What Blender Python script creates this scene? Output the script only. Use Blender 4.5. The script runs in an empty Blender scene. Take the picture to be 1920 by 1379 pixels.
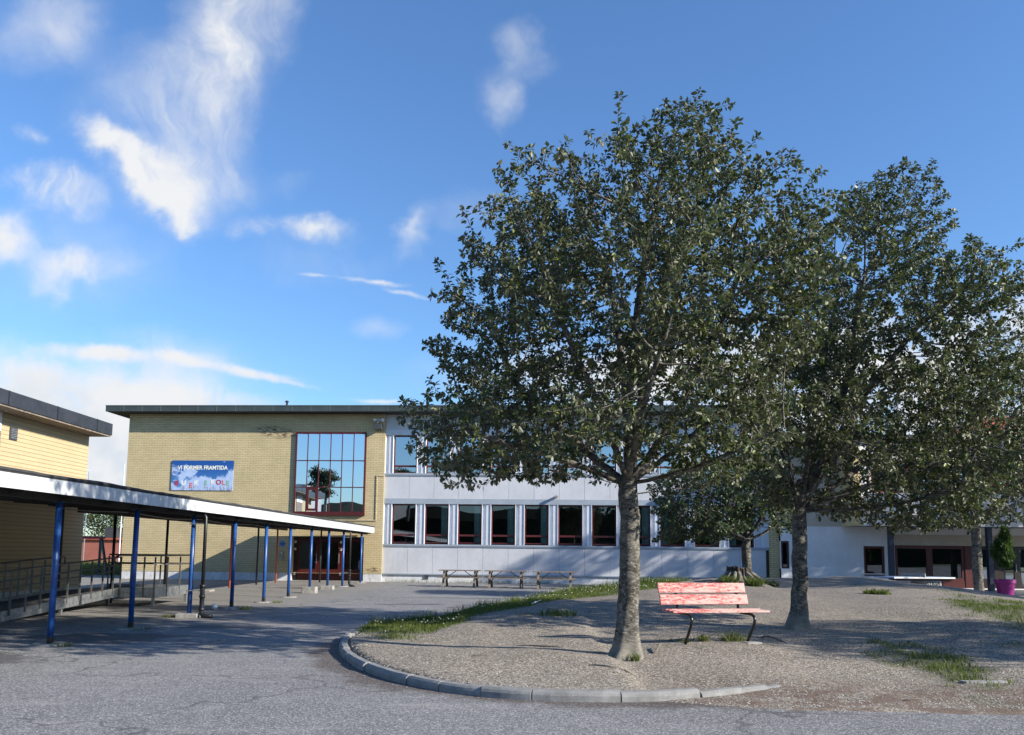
import bpy, math, random
import numpy as np
from math import radians as R, sin, cos, pi
from mathutils import Vector, Matrix
random.seed(7)
SC = bpy.context.scene
COL = SC.collection

# ------------------------------------------------------------------ camera
CAMH = 1.6
cd = bpy.data.cameras.new('camera'); cam = bpy.data.objects.new('camera', cd); COL.objects.link(cam)
PITCH, ROLL = R(6.22), R(.615)
fw = Vector((0, cos(PITCH), sin(PITCH))); r0 = Vector((1, 0, 0)); u0 = r0.cross(fw)
rr = r0*cos(ROLL) + u0*sin(ROLL); uu = -r0*sin(ROLL) + u0*cos(ROLL)
M = Matrix((rr, uu, -fw)).transposed().to_4x4(); M.translation = (0, 0, CAMH)
cam.matrix_world = M
cd.sensor_width = 36; cd.lens = 1550/1920*36; cd.shift_y = (868-689.5)/1920
cd.clip_end = 6000; cd.clip_start = .05
SC.camera = cam

# ------------------------------------------------------------------ light
SUN_EL, SUN_AZ = R(24), R(22)          # light travels towards -x and a little +y
sdir = Vector((-cos(SUN_AZ)*cos(SUN_EL), sin(SUN_AZ)*cos(SUN_EL), -sin(SUN_EL)))
sl = bpy.data.lights.new('sun', 'SUN'); so = bpy.data.objects.new('sun', sl); COL.objects.link(so)
sl.energy = 4.6; sl.angle = R(.6); sl.color = (1, .92, .80)
so.rotation_euler = sdir.to_track_quat('-Z', 'Y').to_euler()
SC.view_settings.view_transform = 'Standard'; SC.view_settings.look = 'None'
SC.view_settings.exposure = 1.1; SC.view_settings.gamma = 1

# ------------------------------------------------------------------ node helper
class G:
    def __init__(s, nt): s.nt = nt
    def n(s, t, out=0, props=None, **kw):
        nd = s.nt.nodes.new('ShaderNode'+t)
        for k, v in (props or {}).items(): setattr(nd, k, v)
        for k, v in kw.items():
            key = int(k[1:]) if k[0] == 'i' and k[1:].isdigit() else k.replace('_', ' ')
            s.set(nd.inputs[key], v)
        return nd.outputs[out]
    def set(s, inp, v):
        if isinstance(v, bpy.types.NodeSocket): s.nt.links.new(v, inp)
        else:
            if isinstance(v, tuple) and len(v) == 3 and inp.type == 'RGBA': v = v+(1,)
            inp.default_value = v
    def m(s, op, a, b=0., c=0., clamp=False):
        return s.n('Math', props=dict(operation=op, use_clamp=clamp), i0=a, i1=b, i2=c)
    def mix(s, f, a, b, blend='MIX'):
        nd = s.nt.nodes.new('ShaderNodeMix'); nd.data_type = 'RGBA'; nd.blend_type = blend
        s.set(nd.inputs[0], f); s.set(nd.inputs[6], a); s.set(nd.inputs[7], b); return nd.outputs[2]
    def ss(s, v, a, b):
        return s.n('MapRange', props=dict(interpolation_type='SMOOTHSTEP'), Value=v, From_Min=a, From_Max=b)
    def noise(s, vec, sc, det=2., rough=.5, out=0, dist=0.):
        return s.n('TexNoise', out=out, Vector=vec, Scale=float(sc), Detail=float(det), Roughness=rough, Distortion=float(dist))
    def obj(s): return s.n('TexCoord', out=3)
    def geo(s, out=0): return s.n('NewGeometry', out=out)
    def map(s, vec, scale=(1, 1, 1), loc=(0, 0, 0)):
        return s.n('Mapping', Vector=vec, Scale=scale, Location=loc)
    def sep(s, vec):
        nd = s.nt.nodes.new('ShaderNodeSeparateXYZ'); s.nt.links.new(vec, nd.inputs[0]); return nd.outputs
    def comb(s, x, y, z): return s.n('CombineXYZ', X=x, Y=y, Z=z)

MATS = {}
def material(name):
    m = bpy.data.materials.new(name); m.use_nodes = True; MATS[name] = m
    nt = m.node_tree; b = nt.nodes['Principled BSDF']
    return m, G(nt), b
def simple(name, col, rough=.6, var=.12, nsc=3., metal=0., bump=0., bsc=60., spec=.5, dirt=0.):
    """painted / plain surface with a little wear so it is never flat"""
    m, g, b = material(name); v = g.obj()
    n1 = g.noise(v, nsc, 5, .6); n2 = g.noise(v, nsc*9, 3, .6)
    f = g.m('ADD', g.m('MULTIPLY', n1, .7), g.m('MULTIPLY', n2, .3))
    lo = tuple(c*(1-var*2) for c in col); hi = tuple(min(1, c*(1+var*1.2)) for c in col)
    c = g.mix(g.ss(f, .3, .7), lo, hi)
    if dirt:
        d = g.ss(g.noise(g.map(v, (1, 1, .25)), 4, 6, .7), .52, .72)
        c = g.mix(g.m('MULTIPLY', d, dirt), c, (.09, .08, .06))
    g.set(b.inputs['Base Color'], c); g.set(b.inputs['Roughness'], g.m('ADD', g.m('MULTIPLY', n2, .25), rough-.12))
    b.inputs['Metallic'].default_value = metal; b.inputs['Specular IOR Level'].default_value = spec
    if bump:
        h = g.noise(v, bsc, 4, .6)
        g.set(b.inputs['Normal'], g.n('Bump', Strength=bump, Distance=.01, Height=h))
    return m

# ------------------------------------------------------------------ sky
def build_world():
    w = bpy.data.worlds.new('World'); SC.world = w; w.use_nodes = True
    nt = w.node_tree; nt.nodes.clear(); g = G(nt)
    out = nt.nodes.new('ShaderNodeOutputWorld')
    sky = nt.nodes.new('ShaderNodeTexSky'); sky.sky_type = 'NISHITA'; sky.sun_disc = False
    sky.sun_elevation = SUN_EL; sky.sun_rotation = R(112); sky.altitude = 100
    sky.air_density = 1.25; sky.dust_density = .25; sky.ozone_density = 3.0
    d = g.sep(g.n('TexCoord', out=0))
    y = g.m('MAXIMUM', d[1], .02)
    p = g.m('DIVIDE', d[0], y); q = g.m('DIVIDE', d[2], y)
    pq = g.comb(p, q, 0.)
    w1 = g.n('TexNoise', out=1, Vector=pq, Scale=6., Detail=4., Roughness=.55)
    w2 = g.n('TexNoise', out=1, Vector=pq, Scale=28., Detail=3., Roughness=.6)
    s1, s2 = g.sep(w1), g.sep(w2)
    def warp(base, i):
        a = g.m('MULTIPLY_ADD', g.m('SUBTRACT', s1[i], .5), .10, base)
        return g.m('MULTIPLY_ADD', g.m('SUBTRACT', s2[i], .5), .034, a)
    px, py = warp(p, 0), warp(q, 1)
    VEIL = [(-0.545,0.200,0.19,0.052,0,.72),(-0.370,0.664,0.065,0.1374,-16,0.62),(-0.388,0.534,0.047,0.0989,-12,0.50),(-0.462,0.583,0.089,0.0645,25,0.30),(-0.601,0.672,0.062,0.0511,-8,0.40),(-0.422,0.469,0.081,0.0421,-8,0.35),(-0.015,0.577,0.023,0.0287,30,0.34),(0.008,0.635,0.027,0.0363,30,0.32),(-0.287,0.467,0.027,0.0197,0,0.14),(-0.256,0.360,0.073,0.0275,0,0.12),(-0.170,0.275,0.030,0.0122,0,0.20),(-0.576,0.363,0.133,0.0616,0,0.16),(-0.064,0.424,0.040,0.0278,10,0.14),(-0.125,0.403,0.017,0.0381,-18,0.32),]
    CUM = [(-0.449,0.473,0.047,0.0323,-20,1.05),(-0.515,0.498,0.051,0.0226,-32,0.95),(-0.417,0.445,0.040,0.0314,-50,0.90),(-0.412,0.413,0.011,0.0181,20,0.50),(-0.586,0.452,0.059,0.0252,-12,0.95),(-0.613,0.522,0.023,0.0100,-25,0.50),(-0.645,0.390,0.037,0.0359,0,0.75),(-0.533,0.365,0.073,0.0206,6,0.72),(-0.580,0.329,0.033,0.0232,0,0.45),(-0.331,0.404,0.039,0.0180,-6,0.55),(-0.237,0.403,0.050,0.0166,-2,0.72),(-0.127,0.403,0.009,0.0277,-20,0.40),(-0.175,0.334,0.040,0.0034,-7,0.60),(-0.128,0.318,0.033,0.0034,-13,0.60),(-0.249,0.341,0.019,0.0027,-3,0.45),(-0.469,0.238,0.099,0.0101,-3,1.15),(-0.343,0.220,0.072,0.0060,-9,1.00),(-0.263,0.202,0.026,0.0033,-12,0.60),(-0.605,0.213,0.111,0.0319,-4,1.00),(-0.485,0.180,0.144,0.0238,-3,0.90),(-0.574,0.147,0.169,0.0458,0,1.00),(-0.493,0.102,0.110,0.0357,0,0.95),(-0.354,0.183,0.078,0.0119,-4,0.50),(-0.158,0.182,0.039,0.0033,-2,0.50),(0.156,0.222,0.217,0.0466,2,0.90),(0.354,0.224,0.171,0.0598,0,0.90),(0.551,0.239,0.158,0.0667,0,0.85),(0.652,0.267,0.079,0.0737,0,0.70),(0.444,0.172,0.262,0.0395,0,0.80),]
    def layer(CL, spread):
        tot = None
        for cx, cy, a, b_, an, de in CL:
            ca, sa = cos(R(an)), sin(R(an))
            X = px if b_ > .008 else g.m('MULTIPLY_ADD', g.m('SUBTRACT', s2[0], .5), .02, p)
            Y = py if b_ > .008 else g.m('MULTIPLY_ADD', g.m('SUBTRACT', s2[1], .5), .010, q)
            if .008 < b_ < .016: X, Y = mx_, my_
            dx = g.m('SUBTRACT', X, cx); dy = g.m('SUBTRACT', Y, cy); k = spread
            ex = g.m('ADD', g.m('MULTIPLY', dx, ca/(a*k)), g.m('MULTIPLY', dy, sa/(a*k)))
            ey = g.m('ADD', g.m('MULTIPLY', dx, -sa/(b_*k)), g.m('MULTIPLY', dy, ca/(b_*k)))
            r2 = g.m('SQRT', g.m('ADD', g.m('MULTIPLY', ex, ex), g.m('MULTIPLY', ey, ey)))
            mk = g.m('MULTIPLY', g.ss(r2, 1., .0), de)
            tot = mk if tot is None else g.m('ADD', g.m('MULTIPLY', tot, g.m('SUBTRACT', 1., g.m('MULTIPLY', mk, .8))), mk)
        return tot
    mx_ = g.m('MULTIPLY_ADD', g.m('SUBTRACT', s2[0], .5), .03, p); my_ = g.m('MULTIPLY_ADD', g.m('SUBTRACT', s2[1], .5), .014, q)
    veil = g.m('MULTIPLY', layer(VEIL, 1.6), 1.3); tot = layer(CUM, 1.75)
    det = g.noise(g.comb(g.m('MULTIPLY_ADD', s1[0], .12, p), g.m('MULTIPLY_ADD', s1[1], .12, q), .3), 13, 8, .58, dist=.25)
    tot = g.m('MULTIPLY', tot, g.m('MULTIPLY_ADD', g.ss(det, .28, .72), .95, .36), clamp=True)
    tot = g.ss(tot, .02, .98)
    wis = g.noise(g.comb(g.m('MULTIPLY_ADD', s1[1], .2, g.m('MULTIPLY_ADD', q, .35, p)), g.m('MULTIPLY', q, .45), .7), 11, 8, .6, dist=.4)
    veil = g.m('MULTIPLY', veil, g.m('MULTIPLY_ADD', g.ss(wis, .28, .72), 1.0, .36), clamp=True)
    tot = g.m('ADD', tot, g.m('MULTIPLY', veil, g.m('SUBTRACT', 1., tot)), clamp=True)
    front = g.ss(d[1], .03, .12)
    tot = g.m('MULTIPLY', tot, front)
    # thin broken cloud over the rest of the sky (seen only in the window panes)
    bn = g.noise(g.n('Mapping', Vector=g.n('TexCoord', out=0), Scale=(2.2, 2.2, 6.)), 1.6, 5, .6)
    back = g.m('MULTIPLY', g.m('MULTIPLY', g.ss(bn, .52, .78), .6), g.m('SUBTRACT', 1., front))
    tot = g.m('MAXIMUM', tot, back)
    shade = g.noise(pq, 9, 4, .6)
    low = g.ss(q, .27, .12)
    cc = g.mix(g.m('MULTIPLY', g.ss(shade, .42, .68), low), (1, 1.02, 1.05), (.80, .87, .97))
    hs = g.mix(1., sky.outputs[0], (.66, .875, 1.16), 'MULTIPLY')
    b1 = g.n('Background', Color=hs, Strength=.086)
    b2 = g.n('Background', Color=cc, Strength=.41)
    mx = g.n('MixShader', Fac=tot, i1=b1, i2=b2)
    nt.links.new(mx, out.inputs[0])
build_world()

# ------------------------------------------------------------------ mesh builder
class MB:
    def __init__(s): s.v = []; s.f = []
    def add(s, vs, fs):
        o = len(s.v); s.v += [tuple(v) for v in vs]; s.f += [tuple(i+o for i in f) for f in fs]; return s
    def box(s, x0, x1, y0, y1, z0, z1):
        return s.add([(x0,y0,z0),(x1,y0,z0),(x1,y1,z0),(x0,y1,z0),(x0,y0,z1),(x1,y0,z1),(x1,y1,z1),(x0,y1,z1)],
            [(0,3,2,1),(4,5,6,7),(0,1,5,4),(1,2,6,5),(2,3,7,6),(3,0,4,7)])
    def quad(s, a, b, c, d): return s.add([a, b, c, d], [(0, 1, 2, 3)])
    def obox(s, c, ax, ay, az):
        c, ax, ay, az = map(Vector, (c, ax, ay, az))
        vs = [c+sx*ax+sy*ay+sz*az for sz in (-1, 1) for sx, sy in ((-1,-1),(1,-1),(1,1),(-1,1))]
        return s.add(vs, [(0,3,2,1),(4,5,6,7),(0,1,5,4),(1,2,6,5),(2,3,7,6),(3,0,4,7)])
    def bar(s, a, b, w, h, up=(0, 0, 1)):
        a, b = Vector(a), Vector(b); d = (b-a); L = d.length; d.normalize(); up = Vector(up)
        x = d.cross(up)
        if x.length < 1e-4: x = d.cross(Vector((1, 0, 0)))
        x.normalize(); z = x.cross(d)
        return s.obox((a+b)/2, d*L/2, x*w/2, z*h/2)
    def tube(s, pts, r, n=8, cap=True):
        pts = [Vector(p) for p in pts]; rs = r if isinstance(r, (list, tuple)) else [r]*len(pts)
        base = len(s.v); prev = None
        for i, p in enumerate(pts):
            t = (pts[min(i+1, len(pts)-1)]-pts[max(i-1, 0)]).normalized()
            if prev is None:
                x = t.orthogonal().normalized()
            else:
                x = prev - t*prev.dot(t)
                x = x.normalized() if x.length > 1e-5 else t.orthogonal().normalized()
            prev = x; y = t.cross(x)
            for k in range(n):
                a = 2*pi*k/n; s.v.append(tuple(p+(x*cos(a)+y*sin(a))*rs[i]))
        for i in range(len(pts)-1):
            for k in range(n):
                a = base+i*n+k; b = base+i*n+(k+1) % n
                s.f.append((a, b, b+n, a+n))
        if cap:
            s.f.append(tuple(base+k for k in reversed(range(n)))); s.f.append(tuple(base+(len(pts)-1)*n+k for k in range(n)))
        return s
    def lathe(s, prof, n=20, c=(0, 0, 0)):
        base = len(s.v)
        for r, z in prof:
            for k in range(n): s.v.append((c[0]+r*cos(2*pi*k/n), c[1]+r*sin(2*pi*k/n), c[2]+z))
        for i in range(len(prof)-1):
            for k in range(n):
                a = base+i*n+k; b = base+i*n+(k+1) % n; s.f.append((a, b, b+n, a+n))
        return s
    def build(s, name, mat, parent=None, smooth=False, loc=None, bevel=0):
        me = bpy.data.meshes.new(name); me.from_pydata(s.v, [], s.f); me.update()
        return link(name, me, mat, parent, smooth, loc, bevel)
def link(name, me, mat, parent=None, smooth=False, loc=None, bevel=0):
    o = bpy.data.objects.new(name, me); COL.objects.link(o)
    if mat: me.materials.append(MATS[mat] if isinstance(mat, str) else mat)
    if smooth: me.polygons.foreach_set('use_smooth', [True]*len(me.polygons))
    if parent: o.parent = parent
    if loc is not None: o.location = loc
    if bevel:
        b = o.modifiers.new('bevel', 'BEVEL'); b.width = bevel; b.segments = 2; b.limit_method = 'ANGLE'; b.angle_limit = R(40)
    return o
def np_mesh(name, V, F):
    """V (n,3), F (m,k) all the same size"""
    me = bpy.data.meshes.new(name); k = F.shape[1]
    me.vertices.add(len(V)); me.vertices.foreach_set('co', V.astype(np.float32).ravel())
    me.loops.add(F.size); me.loops.foreach_set('vertex_index', F.astype(np.int32).ravel())
    me.polygons.add(len(F)); me.polygons.foreach_set('loop_start', np.arange(0, F.size, k, dtype=np.int32))
    me.update(calc_edges=True); me.validate(); return me
def tag(o, label=None, cat=None, group=None, kind=None):
    if label: o['label'] = label
    if cat: o['category'] = cat
    if group: o['group'] = group
    if kind: o['kind'] = kind
    return o
def thing(name, loc=(0, 0, 0), rz=0., **kw):
    o = bpy.data.objects.new(name, None); COL.objects.link(o); o.location = loc; o.rotation_euler = (0, 0, rz)
    o.empty_display_size = .2
    return tag(o, **kw)
def copy_tree(o, parent=None):
    c = o.copy(); COL.objects.link(c); c.parent = parent
    for ch in list(o.children): copy_tree(ch, c)
    return c
FONT = None
def text_mesh(txt, size, ext=.004, bold=0.):
    cu = bpy.data.curves.new('t', 'FONT'); cu.body = txt; cu.size = size; cu.extrude = ext; cu.offset = bold
    cu.align_x = 'CENTER'; cu.align_y = 'CENTER'
    o = bpy.data.objects.new('t', cu); COL.objects.link(o)
    dg = bpy.context.evaluated_depsgraph_get(); me = bpy.data.meshes.new_from_object(o.evaluated_get(dg))
    bpy.data.objects.remove(o); return me

# ------------------------------------------------------------------ materials
def facade_xy(g):
    s = g.sep(g.obj()); return g.comb(s[0], s[2], 0.), s
def brick_mat(name, c1, c2, mort, bw, bh, scratches=False):
    m, g, b = material(name); v, s = facade_xy(g)
    u = g.m('ADD', s[0], s[1]); v = g.comb(u, s[2], 0.)
    br = m.node_tree.nodes.new('ShaderNodeTexBrick')
    g.set(br.inputs['Vector'], v)
    for k, val in (('Color1', c1), ('Color2', c2), ('Mortar', mort)): g.set(br.inputs[k], val)
    br.inputs['Scale'].default_value = 1.; br.inputs['Mortar Size'].default_value = .011; br.inputs['Mortar Smooth'].default_value = .3
    br.inputs['Brick Width'].default_value = bw; br.inputs['Row Height'].default_value = bh; br.inputs['Bias'].default_value = -.1
    n = g.noise(v, .8, 5, .6); n2 = g.noise(g.map(v, (1, 3, 1)), 14, 3, .6)
    c = g.mix(g.ss(n, .3, .75), br.outputs[0], g.mix(.35, br.outputs[0], (.30, .26, .15)))
    c = g.mix(g.m('MULTIPLY', g.ss(n2, .6, .75), .5), c, (.62, .55, .36))
    cl = g.m('ABSOLUTE', g.m('SUBTRACT', g.m('FRACT', g.m('DIVIDE', s[2], bh)), .5))
    wob = g.noise(g.map(v, (.5, 11., 1)), 1.5, 3, .6)
    c = g.mix(g.m('MULTIPLY', g.m('MULTIPLY', g.ss(cl, .36, .5), .65), g.ss(wob, .35, .6)), c, tuple(x*.62 for x in mort))
    streak = g.ss(g.noise(g.map(v, (2.5, .25, 1)), 2.2, 5, .65), .55, .8)
    c = g.mix(g.m('MULTIPLY', streak, .28), c, (.20, .17, .11))
    if scratches:
        # frost-damaged courses left of the stair window, and a smaller patch by the door
        nz = g.noise(g.map(v, (3.2, 16., 1)), 1.1, 5, .65)
        dx = g.m('DIVIDE', g.m('SUBTRACT', s[0], -6.0), 1.5); dz = g.m('DIVIDE', g.m('SUBTRACT', g.m('MULTIPLY_ADD', s[0], .12, s[2]), 7.25), .42)
        e1 = g.ss(g.m('ADD', g.m('MULTIPLY', dx, dx), g.m('MULTIPLY', dz, dz)), 1.1, .1)
        dx = g.m('DIVIDE', g.m('SUBTRACT', s[0], -.45), .45); dz = g.m('DIVIDE', g.m('SUBTRACT', s[2], .62), .16)
        e2 = g.ss(g.m('ADD', g.m('MULTIPLY', dx, dx), g.m('MULTIPLY', dz, dz)), 1.2, .1)
        e = g.m('MULTIPLY', g.m('MAXIMUM', e1, e2), g.ss(nz, .46, .56))
        c = g.mix(e, c, (.10, .07, .05))
        w = g.m('MULTIPLY', e1, g.ss(g.noise(g.map(v, (5, 14., 1), (3, 1, 0)), 1.6, 4, .6), .6, .68))
        c = g.mix(w, c, (.62, .57, .44))
    g.set(b.inputs['Base Color'], c); b.inputs['Roughness'].default_value = .85; b.inputs['Specular IOR Level'].default_value = .25
    h = g.m('ADD', g.m('MULTIPLY', br.outputs[1], -1.), g.m('MULTIPLY', g.noise(v, 60, 3), .4))
    g.set(b.inputs['Normal'], g.n('Bump', Strength=.6, Distance=.012, Height=h))
    return m
brick_mat('yellow_brick', (.575, .475, .28), (.51, .415, .235), (.32, .265, .16), .30, .0975, True)
brick_mat('pier_brick', (.64, .52, .28), (.57, .46, .24), (.25, .19, .10), .32, .11)

def cladding(name, col, pitch):
    m, g, b = material(name); s = g.sep(g.obj())
    fr = g.m('FRACT', g.m('DIVIDE', s[2], pitch))
    line = g.ss(fr, .17, .03)
    idx = g.m('FLOOR', g.m('DIVIDE', s[2], pitch))
    n = g.noise(g.comb(g.m('MULTIPLY', s[1], .4), g.m('MULTIPLY', idx, 7.3), s[0]), 3, 4, .6)
    c = g.mix(n, tuple(x*.82 for x in col), tuple(min(1, x*1.12) for x in col))
    c = g.mix(g.m('MULTIPLY', line, .9), c, tuple(x*.25 for x in col))
    g.set(b.inputs['Base Color'], c); b.inputs['Roughness'].default_value = .6
    g.set(b.inputs['Normal'], g.n('Bump', Strength=.5, Distance=.01, Height=g.m('SUBTRACT', 1., line)))
cladding('yellow_boards', (.43, .345, .205), .135)

simple('white_plinth', (.60, .61, .62), .8, .1, 2.5, bump=.3, dirt=.55)
simple('white_panel', (.50, .515, .55), .5, .05, .7, dirt=.12)
simple('pale_metal', (.56, .60, .66), .42, .05, 1.5)
simple('band_metal', (.30, .345, .40), .4, .06, 1.5)
simple('fin_white', (.72, .73, .76), .45, .04, 2)
simple('roof_metal', (.048, .062, .060), .42, .12, 1.2)
simple('roof_seam', (.11, .13, .13), .4, .1, 1.2)
simple('dark_fascia', (.026, .030, .038), .38, .18, 2.)
simple('white_fascia', (.52, .55, .57), .30, .08, .9, dirt=.15)
simple('roof_felt', (.035, .037, .04), .9, .2, 6, bump=.6)
simple('soffit_dark', (.035, .03, .027), .8, .2, 3)
simple('red_frame', (.078, .010, .011), .45, .12, 6)
simple('door_red', (.075, .010, .010), .4, .12, 5)
simple('blue_post', (.014, .072, .27), .38, .16, 7, dirt=.22)
simple('dark_post', (.02, .024, .03), .45, .15, 7)
simple('orange_post', (.52, .12, .05), .5, .12, 7)
simple('black_pipe', (.014, .014, .015), .4, .25, 7, dirt=.2)
simple('galvanised', (.34, .36, .37), .42, .22, 12, metal=.75)
simple('grating', (.13, .13, .13), .6, .2, 40, metal=.5)
simple('rail_steel', (.17, .165, .155), .42, .12, 10, metal=.6)
simple('concrete', (.27, .265, .25), .9, .2, 6, bump=.5)
simple('kerb_concrete', (.22, .222, .218), .9, .16, 5, bump=.6, bsc=90, dirt=.3)
simple('interior', (.07, .075, .07), .9, .2, 1)
simple('interior_floor', (.12, .11, .10), .7, .2, 1)
simple('curtain', (.60, .74, .71), .9, .12, 3)
simple('pale_thing', (.6, .62, .62), .7, .1, 3)
simple('lamp_grey', (.045, .048, .054), .45, .1, 4)
simple('lamp_white', (.72, .72, .70), .4, .05, 4)
simple('weathered_wood', (.20, .165, .135), .85, .3, 12, bump=.5)
simple('white_wall', (.74, .75, .77), .75, .05, 1.0, bump=.15, dirt=.1)
simple('ochre_panel', (.56, .44, .23), .7, .08, 1)
simple('beige_panel', (.50, .44, .36), .7, .08, 1)
simple('deep_blue', (.02, .03, .06), .4, .1, 4)
simple('dark_frame', (.02, .012, .012), .4, .1, 4)
simple('roof_red', (.42, .09, .05), .6, .2, 3)
simple('table_blue', (.22, .30, .46), .45, .1, 3)
simple('magenta_pot', (.20, .006, .14), .4, .08, 5)
simple('soil', (.05, .04, .03), .95, .3, 20, bump=.5)
simple('black_steel', (.012, .012, .013), .28, .2, 6)
simple('swing_red', (.22, .025, .035), .5, .12, 6)
simple('pale_render', (.35, .36, .38), .8, .08, .3)
simple('flagpole_white', (.65, .66, .66), .4, .05, 3)
simple('shed_red', (.30, .10, .075), .8, .1, .5)
simple('letter_cream', (.78, .80, .70), .5, .08, 9)
simple('letter_red', (.42, .03, .05), .5, .1, 9)
simple('letter_green', (.22, .45, .27), .5, .1, 9)
simple('letter_pink', (.58, .16, .18), .5, .1, 9)
simple('letter_black', (.01, .01, .012), .6, .1, 9)
simple('sign_blue', (.12, .24, .48), .4, .08, 9)
simple('white_litter', (.7, .72, .75), .6, .05, 9)
simple('root_wood', (.17, .145, .115), .9, .25, 10, bump=.6)
simple('pebble', (.36, .34, .31), .85, .35, 3)
simple('clover', (.72, .72, .66), .8, .1, 9)

def glass_mat(name, refl, tint, interior=(0.5, 0.55, .55)):
    m, g, b = material(name); nt = m.node_tree; nt.nodes.remove(b)
    out = nt.nodes['Material Output']
    v = g.obj(); nz = g.noise(v, .55, 1, .4)
    nrm = g.n('Bump', Strength=.035, Distance=.05, Height=nz)
    gl = g.n('BsdfGlossy', Color=(.78, .88, 1.), Roughness=.005, Normal=nrm)
    tr = g.n('BsdfTransparent', Color=tint)
    fr = g.n('Fresnel', IOR=1.5)
    f = g.m('ADD', refl, g.m('MULTIPLY', fr, .9), clamp=True)
    nt.links.new(g.n('MixShader', Fac=f, i1=tr, i2=gl), out.inputs[0])
glass_mat('mirror_glass', .78, (.35, .4, .4))
glass_mat('upper_glass', .50, (.5, .55, .55))
glass_mat('lower_glass', .10, (.62, .68, .66))

def poster_mat():
    m, g, b = material('poster_print'); s = g.sep(g.obj()); v = g.comb(s[0], s[2], 0.)
    n = g.noise(v, .95, 6, .62, dist=.4)
    grad = g.m('MULTIPLY_ADD', s[2], -.20, .0)      # clear sky at the top of the print
    f = g.ss(g.m('ADD', n, grad), .46, .53)
    sky = g.mix(g.ss(s[2], -.8, .8), (.06, .20, .47), (.012, .075, .30))
    cl = g.mix(g.noise(v, 3, 5, .6), (.28, .40, .66), (.52, .62, .82))
    c = g.mix(f, sky, cl)
    hn = g.ss(g.noise(g.map(v, (7, 1.6, 1)), 1.2, 4, .6), .5, .56)      # crowd of raised arms at the bottom edge
    c = g.mix(g.m('MULTIPLY', hn, g.ss(s[2], -.50, -.68)), c, g.mix(g.noise(v, 8, 1), (.45, .5, .6), (.05, .07, .16)))
    g.set(b.inputs['Base Color'], c); b.inputs['Roughness'].default_value = .35
poster_mat()

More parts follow.
